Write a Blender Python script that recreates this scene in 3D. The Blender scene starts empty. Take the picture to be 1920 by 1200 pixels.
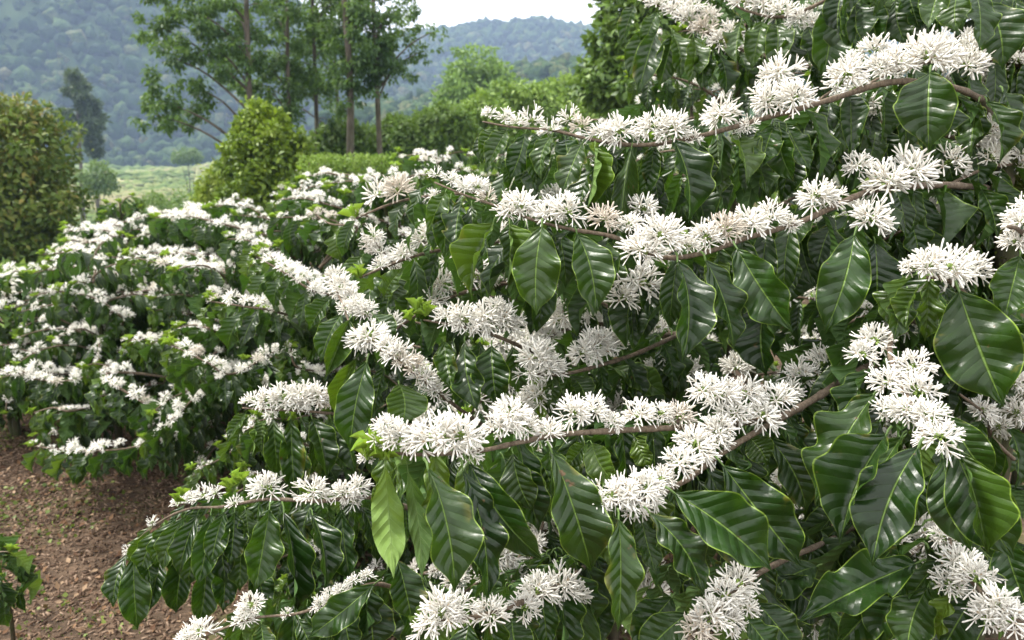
import bpy, math, random
import numpy as np
from mathutils import Vector, Matrix, noise

random.seed(7)
RNG = np.random.default_rng(7)
scene = bpy.context.scene
COL = scene.collection
rad = math.radians

# ------------------------------------------------------------------ camera
CAM_Z, PITCH, FPX = 1.6, rad(13.2), 1493.3
cam_data = bpy.data.cameras.new("camera")
cam_data.lens = 28.0
cam_data.sensor_width = 36.0
cam_data.clip_start = 0.02
cam_data.clip_end = 4000.0
cam_data.dof.use_dof = True
cam_data.dof.focus_distance = 1.2
cam_data.dof.aperture_fstop = 8.0
cam = bpy.data.objects.new("camera", cam_data)
COL.objects.link(cam)
cam.location = (0, 0, CAM_Z)
cam.rotation_euler = (math.pi / 2 - PITCH, 0, 0)
scene.camera = cam

# ------------------------------------------------------------------ light
SUN_EL, SUN_AZ = 55.0, -72.0        # degrees; azimuth from +Y towards +X
world = bpy.data.worlds.new("World")
scene.world = world
world.use_nodes = True
wn, wl = world.node_tree.nodes, world.node_tree.links
wn.clear()
w_out = wn.new("ShaderNodeOutputWorld")
w_bg = wn.new("ShaderNodeBackground")
w_sky = wn.new("ShaderNodeTexSky")
w_sky.sky_type = 'NISHITA'
w_sky.sun_disc = False
w_sky.sun_elevation = rad(SUN_EL)
w_sky.sun_rotation = rad(SUN_AZ)
w_sky.dust_density = 4.0
w_mix = wn.new("ShaderNodeMix")
w_mix.data_type = 'RGBA'
w_mix.inputs[0].default_value = 0.86          # thin overcast over the sky
w_mix.inputs[7].default_value = (9.2, 9.05, 8.95, 1)
wl.new(w_sky.outputs[0], w_mix.inputs[6])
wl.new(w_mix.outputs[2], w_bg.inputs[0])
w_bg.inputs[1].default_value = 0.062
wl.new(w_bg.outputs[0], w_out.inputs[0])

sun_data = bpy.data.lights.new("sun", 'SUN')
sun_data.energy = 1.5
sun_data.angle = rad(10)
sun_data.color = (1.0, 0.96, 0.9)
sun = bpy.data.objects.new("sun", sun_data)
COL.objects.link(sun)
_d = Vector((math.sin(rad(SUN_AZ)) * math.cos(rad(SUN_EL)), math.cos(rad(SUN_AZ)) * math.cos(rad(SUN_EL)), math.sin(rad(SUN_EL))))
sun.rotation_euler = _d.to_track_quat('Z', 'Y').to_euler()
sun.location = (0, 0, 60)

vs = scene.view_settings
vs.view_transform = 'Standard'
vs.look = 'None'
vs.exposure = 2.36
vs.gamma = 1.0
vs.use_curve_mapping = False
cy = scene.cycles
cy.max_bounces = 6
cy.diffuse_bounces = 3
cy.glossy_bounces = 2
cy.transmission_bounces = 3
cy.volume_bounces = 0
cy.transparent_max_bounces = 4
cy.caustics_reflective = False
cy.caustics_refractive = False
cy.use_denoising = True
cy.use_adaptive_sampling = False

# ------------------------------------------------------------------ projection helpers
CAMP = Vector((0, 0, CAM_Z))
FWD = Vector((0, math.cos(PITCH), -math.sin(PITCH)))
UP = Vector((0, math.sin(PITCH), math.cos(PITCH)))
RIGHT = Vector((1, 0, 0))
ZUP = Vector((0, 0, 1))


def at(px, py, d):
    return CAMP + d * (FWD + RIGHT * ((px - 960) / FPX) - UP * ((py - 600) / FPX))


def proj(p):
    v = p - CAMP
    d = v.dot(FWD)
    if d < 1e-4:
        return -1e5, -1e5, d
    return 960 + FPX * v.dot(RIGHT) / d, 600 - FPX * v.dot(UP) / d, d


def R(a, b):
    return random.uniform(a, b)


def sstep(a, b, x):
    t = min(1.0, max(0.0, (x - a) / (b - a)))
    return t * t * (3 - 2 * t)


# ------------------------------------------------------------------ material helpers
class NT:
    def __init__(self, name):
        self.m = bpy.data.materials.new(name)
        self.m.use_nodes = True
        self.n, self.l = self.m.node_tree.nodes, self.m.node_tree.links
        self.n.clear()
        self.out = self.n.new("ShaderNodeOutputMaterial")

    def set(self, sock, v):
        if isinstance(v, bpy.types.NodeSocket):
            self.l.new(v, sock)
        elif isinstance(v, (tuple, list)) and len(v) == 3 and sock.type == 'RGBA':
            sock.default_value = (*v, 1)
        else:
            sock.default_value = v

    def math(self, op, a, b=0.0, c=0.0, clamp=False):
        n = self.n.new("ShaderNodeMath")
        n.operation = op
        n.use_clamp = clamp
        self.set(n.inputs[0], a)
        self.set(n.inputs[1], b)
        self.set(n.inputs[2], c)
        return n.outputs[0]

    def ss(self, v, a, b, to0=0.0, to1=1.0):
        n = self.n.new("ShaderNodeMapRange")
        n.interpolation_type = 'SMOOTHSTEP'
        self.set(n.inputs[0], v)
        n.inputs[1].default_value, n.inputs[2].default_value = a, b
        n.inputs[3].default_value, n.inputs[4].default_value = to0, to1
        return n.outputs[0]

    def mix(self, f, a, b):
        n = self.n.new("ShaderNodeMix")
        n.data_type = 'RGBA'
        self.set(n.inputs[0], f)
        self.set(n.inputs[6], a)
        self.set(n.inputs[7], b)
        return n.outputs[2]

    def noise(self, scale, detail=3, rough=.5, vec=None, w=None):
        n = self.n.new("ShaderNodeTexNoise")
        n.inputs['Scale'].default_value = scale
        n.inputs['Detail'].default_value = detail
        n.inputs['Roughness'].default_value = rough
        if vec is not None:
            self.l.new(vec, n.inputs['Vector'])
        return n.outputs[0]

    def coord(self, which='Object'):
        return self.n.new("ShaderNodeTexCoord").outputs[which]

    def pos(self):
        return self.n.new("ShaderNodeNewGeometry").outputs['Position']

    def bump(self, h, strength, dist):
        n = self.n.new("ShaderNodeBump")
        n.inputs['Strength'].default_value = strength
        n.inputs['Distance'].default_value = dist
        self.l.new(h, n.inputs['Height'])
        return n.outputs[0]

    def pbsdf(self, col, rough=.5, spec=.5, normal=None):
        n = self.n.new("ShaderNodeBsdfPrincipled")
        self.set(n.inputs['Base Color'], col)
        self.set(n.inputs['Roughness'], rough)
        n.inputs['Specular IOR Level'].default_value = spec
        if normal is not None:
            self.l.new(normal, n.inputs['Normal'])
        return n.outputs[0]

    def trans(self, sh, col, fac):
        t = self.n.new("ShaderNodeBsdfTranslucent")
        self.set(t.inputs[0], col)
        mx = self.n.new("ShaderNodeMixShader")
        self.set(mx.inputs[0], fac)
        self.l.new(sh, mx.inputs[1])
        self.l.new(t.outputs[0], mx.inputs[2])
        return mx.outputs[0]

    def done(self, sh):
        self.l.new(sh, self.out.inputs[0])
        return self.m


def island_random(t):
    return t.n.new("ShaderNodeNewGeometry").outputs['Random Per Island']


def mat_coffee_leaf():
    t = NT("coffee_leaf")
    uv = t.n.new("ShaderNodeUVMap").outputs[0]
    sep = t.n.new("ShaderNodeSeparateXYZ")
    t.l.new(uv, sep.inputs[0])
    u, v = sep.outputs[0], sep.outputs[1]
    au = t.math('ABSOLUTE', t.math('MULTIPLY_ADD', u, 2.0, -1.0))
    edge = t.ss(au, .945, .98)
    rib = t.ss(au, .012, .05, 1.0, 0.0)
    vb = t.math('MULTIPLY', t.math('MULTIPLY_ADD', au, -.17, v), 8.5)
    vb = t.math('ADD', vb, t.math('MULTIPLY', t.math('SINE', t.math('MULTIPLY_ADD', v, 9.0, t.math('MULTIPLY', u, 2.0))), .10))
    vb = t.math('ADD', vb, t.math('MULTIPLY_ADD', t.noise(22.0, 2, .5, vec=t.pos()), .5, -.25))
    fr = t.math('FRACT', vb)
    tri = t.math('ABSOLUTE', t.math('MULTIPLY_ADD', fr, 2.0, -1.0))       # 1 on a side vein
    vein = t.math('MULTIPLY', t.ss(tri, .86, .98), t.ss(au, .6, .95, 1.0, .15))
    quilt = t.math('POWER', t.math('SUBTRACT', 1.0, tri), 0.7)
    oi = t.n.new("ShaderNodeObjectInfo")
    geo = t.n.new("ShaderNodeNewGeometry")
    rnd = t.math('FRACT', t.math('ADD', oi.outputs['Random'], geo.outputs['Random Per Island']))
    csep = t.n.new("ShaderNodeSeparateColor")
    t.l.new(oi.outputs['Color'], csep.inputs[0])
    tone = csep.outputs[0]
    oc = t.coord('Object')
    nz = t.noise(3.0, 4, .6, vec=geo.outputs['Position'])
    nf = t.noise(90.0, 3, .6, vec=geo.outputs['Position'])
    dark = t.mix(rnd, (.0050, .0180, .0018), (.0135, .040, .0035))
    light = t.mix(rnd, (.06, .115, .010), (.10, .165, .014))
    col = t.mix(tone, dark, light)
    col = t.mix(t.math('MULTIPLY', t.ss(nf, .45, .75), .25), col, (.022, .05, .018))
    # dusty grey-green bloom on some leaves
    dust = t.math('MULTIPLY', t.ss(t.noise(14, 3, .6, vec=geo.outputs['Position']), .5, .75), t.ss(rnd, .5, .95, 0, .22))
    col = t.mix(dust, col, (.11, .15, .10))
    col = t.mix(t.math('MULTIPLY', vein, .10), col, (.07, .13, .02))
    col = t.mix(t.math('MULTIPLY', rib, .8), col, (.16, .26, .045))
    col = t.mix(t.math('MULTIPLY', edge, .75), col, (.20, .30, .04))
    # small brown blemishes
    sp = t.math('MULTIPLY', t.ss(t.noise(55, 2, .5, vec=geo.outputs['Position']), .74, .78), .7)
    col = t.mix(sp, col, (.07, .05, .02))
    wear = t.math('MULTIPLY', t.ss(t.noise(26, 3, .6, vec=geo.outputs['Position']), .56, .64), t.math('MULTIPLY', t.ss(au, .55, .95), t.ss(oi.outputs['Random'], .55, .75)))
    col = t.mix(t.math('MULTIPLY', wear, .5), col, (.16, .14, .02))
    wear2 = t.math('MULTIPLY', t.ss(t.noise(40, 3, .6, vec=geo.outputs['Position']), .69, .73), t.ss(oi.outputs['Random'], .2, .4))
    col = t.mix(wear2, col, (.085, .05, .02))
    under = t.mix(tone, (.055, .12, .028), (.15, .24, .04))
    under = t.mix(t.math('MULTIPLY', t.math('MAXIMUM', rib, vein), .5), under, (.2, .3, .09))
    col = t.mix(geo.outputs['Backfacing'], col, under)
    rough = t.math('ADD', t.math('MULTIPLY_ADD', nf, .42, .15), t.math('MULTIPLY', geo.outputs['Backfacing'], .25))
    rough = t.math('ADD', rough, t.math('MULTIPLY', dust, .5))
    h = t.math('SUBTRACT', quilt, t.math('MULTIPLY', rib, .8))
    h = t.math('ADD', h, t.math('MULTIPLY', nf, .5))
    bmp = t.bump(h, .7, .0024)
    sh = t.pbsdf(col, rough, .40, bmp)
    return t.done(t.trans(sh, t.mix(tone, (.055, .14, .005), (.22, .33, .015)), .17))


def mat_petal():
    t = NT("coffee_petal")
    oi = t.n.new("ShaderNodeObjectInfo")
    geo = t.n.new("ShaderNodeNewGeometry")
    r = t.math('FRACT', t.math('ADD', oi.outputs['Random'], geo.outputs['Random Per Island']))
    col = t.mix(r, (.89, .86, .79), (.91, .90, .845))
    col = t.mix(t.ss(oi.outputs['Random'], .93, .97, 0, .45), col, (.42, .30, .18))
    sh = t.pbsdf(col, .55, .25)
    return t.done(t.trans(sh, (.90, .87, .79), .24))


def mat_simple(name, col, rough=.6, spec=.3, tr=None, trf=.2):
    t = NT(name)
    r = t.math('FRACT', t.math('ADD', island_random(t), t.n.new("ShaderNodeObjectInfo").outputs['Random']))
    c = t.mix(r, tuple(x * .72 for x in col), tuple(min(1, x * 1.25) for x in col))
    sh = t.pbsdf(c, rough, spec)
    if tr:
        sh = t.trans(sh, tr, trf)
    return t.done(sh)


def mat_bark(name, c1, c2, moss=0.0, scale=60):
    t = NT(name)
    oc = t.pos()
    mp = t.n.new("ShaderNodeMapping")
    mp.inputs['Scale'].default_value = (1, 1, .35)
    t.l.new(oc, mp.inputs[0])
    n1 = t.noise(scale, 5, .65, vec=mp.outputs[0])
    n2 = t.noise(scale * .22, 3, .6, vec=oc)
    col = t.mix(t.ss(n1, .3, .7), c1, c2)
    if moss:
        col = t.mix(t.math('MULTIPLY', t.ss(n2, .36, .56), moss), col, (.032, .044, .011))
    return t.done(t.pbsdf(col, .85, .2, t.bump(n1, .8, .35 / scale)))


def mat_foliage(name, cols, rough=.5, trf=.25, spec=.35, rough_bump=None):
    """leaf cloud: colour per leaf from a 'tint' attribute (0..1) over three colours"""
    t = NT(name)
    a = t.n.new("ShaderNodeAttribute")
    a.attribute_name = "tint"
    r = island_random(t)
    ramp = t.n.new("ShaderNodeValToRGB")
    e = ramp.color_ramp.elements
    e[0].position, e[0].color = 0, (*cols[0], 1)
    e[1].position, e[1].color = 1, (*cols[-1], 1)
    for i, c in enumerate(cols[1:-1]):
        x = e.new((i + 1) / (len(cols) - 1))
        x.color = (*c, 1)
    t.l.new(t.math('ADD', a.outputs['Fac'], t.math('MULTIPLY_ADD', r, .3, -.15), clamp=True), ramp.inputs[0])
    nrm = None
    if rough_bump:
        nz = t.noise(rough_bump[0], 4, .7, vec=t.pos())
        nrm = t.bump(nz, 1.0, rough_bump[1])
        c2 = t.mix(t.ss(nz, .38, .62), ramp.outputs[0], t.mix(.55, ramp.outputs[0], cols[0]))
        return t.done(t.pbsdf(c2, rough, spec, nrm))
    sh = t.pbsdf(ramp.outputs[0], rough, spec)
    return t.done(t.trans(sh, t.mix(.5, ramp.outputs[0], (.2, .32, .04)), trf))


M_LEAF = mat_coffee_leaf()
M_PETAL = mat_petal()
M_CALYX = mat_simple("calyx_green", (.19, .27, .06), .6)
M_ANTHER = mat_simple("anther_tan", (.42, .30, .17), .7)
M_SHOOT = mat_simple("young_shoot", (.22, .36, .035), .35, .5, (.35, .5, .05), .25)
M_TWIG = mat_bark("twig_bark", (.075, .055, .038), (.18, .14, .10), 0, 160)
M_STEM = mat_bark("stem_bark", (.04, .032, .022), (.10, .082, .055), .75, 55)
M_TRUNK = mat_bark("tree_bark", (.04, .032, .025), (.12, .10, .08), .25, 9)


# ------------------------------------------------------------------ mesh helpers
def mesh_from(name, verts, faces, mat, uvs=None, smooth=True, tint=None, mats=None, midx=None):
    """verts (n,3) array, faces (m,k) array or list of tuples, per-vertex uvs / tint"""
    me = bpy.data.meshes.new(name)
    verts = np.asarray(verts, np.float32)
    if isinstance(faces, np.ndarray):
        k = faces.shape[1]
        m = len(faces)
        me.vertices.add(len(verts))
        me.vertices.foreach_set("co", verts.ravel())
        me.loops.add(m * k)
        li = faces.astype(np.int32).ravel()
        me.loops.foreach_set("vertex_index", li)
        me.polygons.add(m)
        me.polygons.foreach_set("loop_start", np.arange(0, m * k, k, dtype=np.int32))
        me.update(calc_edges=True)
    else:
        me.from_pydata([tuple(v) for v in verts], [], faces)
        li = np.empty(len(me.loops), np.int32)
        me.loops.foreach_get("vertex_index", li)
    if uvs is not None:
        ul = me.uv_layers.new(name="UVMap")
        ul.data.foreach_set("uv", np.asarray(uvs, np.float32)[li].ravel())
    if tint is not None:
        at_ = me.attributes.new("tint", 'FLOAT', 'POINT')
        at_.data.foreach_set("value", np.asarray(tint, np.float32))
    for mm in (mats or [mat]):
        me.materials.append(mm)
    if midx is not None:
        me.polygons.foreach_set("material_index", np.asarray(midx, np.int32))
    if smooth:
        me.polygons.foreach_set("use_smooth", np.ones(len(me.polygons), bool))
    me.validate(clean_customdata=False)
    me.update()
    return me


def add_obj(name, me, parent=None, matrix=None, **props):
    o = bpy.data.objects.new(name, me)
    COL.objects.link(o)
    if parent is not None:
        o.parent = parent
    if matrix is not None:
        o.matrix_basis = matrix
    for k, v in props.items():
        o[k] = v
    return o


def thing(name, label, cat, loc, group=None, me=None):
    o = bpy.data.objects.new(name, me)
    COL.objects.link(o)
    o.location = loc
    o['label'] = label
    o['category'] = cat
    if group:
        o['group'] = group
    return o


def smooth_path(pts, sub=5):
    pts = [Vector(p) for p in pts]
    if len(pts) < 3:
        return [pts[0].lerp(pts[-1], i / 4) for i in range(5)]
    out = []
    for i in range(len(pts) - 1):
        p0 = pts[max(i - 1, 0)]
        p1, p2 = pts[i], pts[i + 1]
        p3 = pts[min(i + 2, len(pts) - 1)]
        for s in range(sub):
            t = s / sub
            out.append(.5 * ((2 * p1) + (p2 - p0) * t + (2 * p0 - 5 * p1 + 4 * p2 - p3) * t * t + (3 * p1 - p0 - 3 * p2 + p3) * t ** 3))
    out.append(pts[-1])
    return out


def tube(path, r0, r1, sides=7, lump=.0, knots=0.0):
    n = len(path)
    V, F = [], []
    prev = None
    for i, p in enumerate(path):
        d = (path[min(i + 1, n - 1)] - path[max(i - 1, 0)])
        if d.length < 1e-9:
            d = Vector((0, 0, 1))
        d.normalize()
        a = prev if prev is not None else (Vector((0, 0, 1)) if abs(d.z) < .8 else Vector((1, 0, 0)))
        x = (a - d * a.dot(d))
        x = x.normalized() if x.length > 1e-6 else d.orthogonal().normalized()
        prev = x
        y = d.cross(x)
        r = r0 + (r1 - r0) * i / (n - 1)
        if knots and i % 4 == 0:
            r *= 1 + knots
        for s in range(sides):
            an = 2 * math.pi * s / sides
            rr = r * (1 + lump * noise.noise(p * 14 + Vector((math.cos(an), math.sin(an), 0)) * 1.3))
            V.append(p + x * (rr * math.cos(an)) + y * (rr * math.sin(an)))
    for i in range(n - 1):
        for s in range(sides):
            s2 = (s + 1) % sides
            F.append((i * sides + s, i * sides + s2, (i + 1) * sides + s2, (i + 1) * sides + s))
    V.append(path[-1] + (path[-1] - path[-2]).normalized() * r1)
    for s in range(sides):
        F.append(((n - 1) * sides + s, (n - 1) * sides + (s + 1) % sides, len(V) - 1))
    return V, F


def join_inst(tmpl, mats):
    """tmpl=(verts,faces,uv) repeated with (n,4,4) matrices -> arrays"""
    tv, tf, tu = tmpl
    mats = np.asarray(mats, np.float32)
    n = len(mats)
    hv = np.concatenate([tv, np.ones((len(tv), 1))], 1).astype(np.float32)
    V = np.einsum('nij,kj->nki', mats[:, :3, :], hv).reshape(-1, 3)
    F = (tf[None] + (np.arange(n) * len(tv))[:, None, None]).reshape(-1, tf.shape[1])
    U = np.tile(tu, (n, 1))
    return V, F, U


# ------------------------------------------------------------------ coffee leaf
def leaf_half_width(t):
    w = (4 * t * (1 - t)) ** .92 if 0 < t < 1 else 0
    w *= 1 + .10 * math.sin(math.pi * (t - .1))
    return .5 * w * (1 - .62 * sstep(.78, .98, t)) + .004 * (1 - t)


def leaf_template(nv, nu, fold, bow, bend, ruffle, quilt, twist, seed, petiole=True):
    """base at origin, length 1 along +Y, upper face +Z, width 1 across X"""
    rnd = random.Random(seed)
    ph, ph2 = rnd.uniform(0, 6), rnd.uniform(0, 6)
    V, U, F = [], [], []
    for i in range(nv + 1):
        t = i / nv
        tt = min(max(t, .004), .996)
        w = leaf_half_width(tt)
        zc = bow * 4 * t * (1 - t) - bend * t * t * .0
        tw = twist * (t - .3)
        sx = bend * math.sin(t * math.pi) * .5
        for j in range(-nu, nu + 1):
            a = j / nu
            x = a * w
            au = abs(a)
            z = fold * au * w
            z += ruffle * au * au * math.sin(t * 19 + ph + (2.0 if a > 0 else 0)) * w * 2
            z += quilt * (abs(math.sin(math.pi * (t - .17 * au) * 8.5 + .25 * math.sin(t * 9 + ph2))) - .5) * min(1, au * 3) * (1 - au ** 3) * min(1, w * 4)
            x2 = x * math.cos(tw) - z * math.sin(tw)
            z2 = x * math.sin(tw) + z * math.cos(tw)
            V.append((x2 + sx, t, z2 + zc))
            U.append(((a + 1) / 2, t))
    k = 2 * nu + 1
    for i in range(nv):
        for j in range(2 * nu):
            F.append((i * k + j, i * k + j + 1, (i + 1) * k + j + 1, (i + 1) * k + j))
    if petiole:
        n0 = len(V)
        for (y, z, r) in ((-.095, -.03, .020), (-.05, .006, .016), (.02, .002, .013)):
            for an in (90, 210, 330):
                V.append((r * 1.8 * math.cos(rad(an)), y, z + r * math.sin(rad(an))))
                U.append((.5, .0))
        for i in range(2):
            for s in range(3):
                s2 = (s + 1) % 3
                F.append((n0 + i * 3 + s, n0 + i * 3 + s2, n0 + i * 3 + 3 + s2, n0 + i * 3 + 3 + s))
    return np.array(V, np.float32), np.array(F, np.int32), np.array(U, np.float32)


HQ = []
for i, (fo, bo, be, ru, tw) in enumerate([(.16, .10, .10, .06, .2), (.30, .13, -.12, .05, -.3), (.10, .07, .16, .09, .35),
                                          (.42, .15, -.05, .07, .5), (.20, .16, .2, .05, -.55), (.12, .11, -.2, .08, .1),
                                          (.24, .05, .04, .1, -.15)]):
    HQ.append(mesh_from("coffee_leaf_large", *leaf_template(38, 5, fo, bo, be, ru, .015, tw, i)[:2], M_LEAF,
                        uvs=leaf_template(38, 5, fo, bo, be, ru, .015, tw, i)[2]))
FOLDED = []
for i, (fo, bo, tw) in enumerate([(.9, .12, .3), (.7, .1, -.5), (-.6, .12, .4)]):
    q = leaf_template(30, 4, fo, bo, .1, .07, .012, tw, 50 + i)
    FOLDED.append(mesh_from("coffee_leaf_folded", q[0], q[1], M_LEAF, uvs=q[2]))
MQ = []
for i, (fo, bo, be, ru, tw) in enumerate([(.2, .12, .14, .10, .5), (.45, .18, -.14, .12, -.7), (.12, .10, .05, .14, .2),
                                          (.7, .15, .18, .10, -.3), (.3, .22, -.2, .12, .8), (.15, .05, .1, .16, -.2)]):
    q = leaf_template(11, 2, fo, bo, be, ru, 0, tw, 20 + i, False)
    MQ.append(mesh_from("coffee_leaf_mid", q[0], q[1], M_LEAF, uvs=q[2]))
LQ = [leaf_template(5, 1, fo, bo, .1, .1, 0, tw, 40 + i, False) for i, (fo, bo, tw) in enumerate([(.3, .15, .5), (.5, .1, -.5), (.15, .2, .2)])]


def leaf_matrix(p0, p1, n, width):
    y = p1 - p0
    L = y.length
    y = y / L
    z = n - y * n.dot(y)
    z = z.normalized() if z.length > 1e-5 else y.orthogonal().normalized()
    x = y.cross(z)
    M = Matrix(((x.x * width, y.x * L, z.x * L, p0.x), (x.y * width, y.y * L, z.y * L, p0.y), (x.z * width, y.z * L, z.z * L, p0.z), (0, 0, 0, 1)))
    return M


# ------------------------------------------------------------------ flower cluster
def sphere_dir(rnd, zmin=-1.0):
    z = rnd.uniform(zmin, 1)
    a = rnd.uniform(0, 2 * math.pi)
    r = math.sqrt(max(0, 1 - z * z))
    return Vector((r * math.cos(a), r * math.sin(a), z))


def frame(d, rnd=None):
    x = d.orthogonal().normalized()
    if rnd:
        x = Matrix.Rotation(rnd.uniform(0, 6.28), 3, d) @ x
    return x, d.cross(x)


def flower_cluster(seed, nf, hi, stretch=1.0, zmin=-.45, bud=0.0):
    rnd = random.Random(seed)
    V, F, MI = [], [], []

    def strip(pts, wid, nrm, mi, thick):
        """rounded ridge strip: left, raised middle, right"""
        n0 = len(V)
        m = len(pts)
        for i, p in enumerate(pts):
            d = (pts[min(i + 1, m - 1)] - pts[max(i - 1, 0)]).normalized()
            s = d.cross(nrm)
            s = s.normalized() if s.length > 1e-4 else d.orthogonal()
            w = wid[i]
            V.extend([p - s * w, p + nrm * thick * (w / max(wid)), p + s * w] + ([p - nrm * thick * .7 * (w / max(wid))] if hi else []))
        k = 4 if hi else 3
        for i in range(m - 1):
            a, b = n0 + i * k, n0 + (i + 1) * k
            for q in range(k if hi else 2):
                q2 = (q + 1) % k
                F.append((a + q, a + q2, b + q2, b + q))
                MI.append(mi)

    dirs = []
    tries = 0
    while len(dirs) < nf and tries < nf * 60:
        tries += 1
        d = sphere_dir(rnd, zmin)
        if all(d.dot(e) < 1 - 1.15 / nf for e in dirs):
            dirs.append(d)
    for d in dirs:
        off = Vector(((rnd.uniform(-1, 1)) * (stretch - 1) * .8, 0, 0))
        d = (d + Vector((rnd.uniform(-.2, .2), rnd.uniform(-.2, .2), .10))).normalized()
        x, y = frame(d, rnd)
        s = rnd.uniform(.72, 1.12)
        o = off + d * .10
        tl = rnd.uniform(.30, .46) * s
        isbud = rnd.random() < bud
        bendv = Vector((rnd.uniform(-.1, .1), rnd.uniform(-.1, .1), rnd.uniform(-.12, .04)))
        c = o + d * tl + bendv * .5
        # calyx and tube
        strip([o, o + d * .12], [.045, .04], x, 1, .04)
        strip([o + d * .12, (o + c) / 2 + bendv * .1, c], [.028, .026, .034], x, 0, .028)
        if isbud:
            strip([c, c + d * .16 * s, c + d * .30 * s, c + d * .36 * s], [.04, .062, .05, .012], x, 0, .06)
            continue
        sp = rnd.uniform(.38, .92)
        for k in range(5):
            a = 2 * math.pi * (k + rnd.uniform(-.2, .2)) / 5
            rv = x * math.cos(a) + y * math.sin(a)
            e = (d * math.cos(sp) + rv * math.sin(sp)).normalized()
            L = rnd.uniform(.44, .66) * s
            curl = rnd.uniform(-.22, .10)
            up_n = (d * math.sin(sp) - rv * math.cos(sp)) * -1
            p1 = c + e * L * .3
            p2 = c + e * L * .62 + d * curl * L * .35
            p3 = c + e * L * .9 + d * curl * L * .8
            p4 = c + e * L * 1.0 + d * curl * L * 1.0
            if hi:
                strip([c, p1, p2, p3, p4], [.018, .032, .040, .041, .016], -up_n, 0, .022)
            else:
                strip([c, p2, p4], [.03, .055, .022], -up_n, 0, .012)
        if hi:
            for k in range(2):
                a = rnd.uniform(0, 6.28)
                rv = x * math.cos(a) + y * math.sin(a)
                e = (d + rv * rnd.uniform(.3, .7)).normalized()
                strip([c, c + e * .16], [.010, .014], rv, 2, .008)
    return mesh_from("flower_cluster", np.array([tuple(v) for v in V]), F if hi and False else [tuple(f) for f in F], None,
                     mats=[M_PETAL, M_CALYX, M_ANTHER], midx=MI)


CL_HQ = [flower_cluster(100 + i, 25, True, st) for i, st in enumerate([1.0, 1.0, 1.15, 1.15, 1.3, 1.0, 1.2])]
CL_BUD = [flower_cluster(200 + i, 22, True, 1.2, -.3, .5) for i in range(3)]
CL_MQ = [flower_cluster(300 + i, 18, False, 1.2, -.4, .1) for i in range(5)]
CL_BUDM = [flower_cluster(320 + i, 12, False, 1.2, -.3, .5) for i in range(3)]


def tmpl_of(me):
    v = np.empty(len(me.vertices) * 3, np.float32)
    me.vertices.foreach_get("co", v)
    f = np.array([tuple(p.vertices) for p in me.polygons], np.int32)
    mi = np.array([p.material_index for p in me.polygons], np.int32)
    return v.reshape(-1, 3), f, np.zeros((len(v) // 3, 2), np.float32), mi


CL_LQ = [tmpl_of(flower_cluster(400 + i, 11, False, 1.2, -.3, .3)) for i in range(3)]


def shoot_mesh(seed, n=7):
    """upright tuft of narrow young yellow-green leaves at a branch tip"""
    rnd = random.Random(seed)
    parts = []
    for i in range(n):
        el = rnd.uniform(.15, 1.3)
        az = i * 2.4 + rnd.uniform(-.3, .3)
        d = Vector((math.cos(az) * math.cos(el), math.sin(az) * math.cos(el), math.sin(el)))
        L = rnd.uniform(.5, 1.0)
        M = leaf_matrix(d * .05 - Vector((0, 0, .1)), d * L, (ZUP - d * .3), L * rnd.uniform(.12, .17))
        parts.append(M)
    V, F, U = join_inst(leaf_template(7, 1, .7, .06, .2, .05, 0, .3, seed, False), [np.array(m) for m in parts])
    return mesh_from("shoot_tip", V, F, M_SHOOT, uvs=U)


SHOOTS = [shoot_mesh(i, 6 + i) for i in range(3)]


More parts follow.
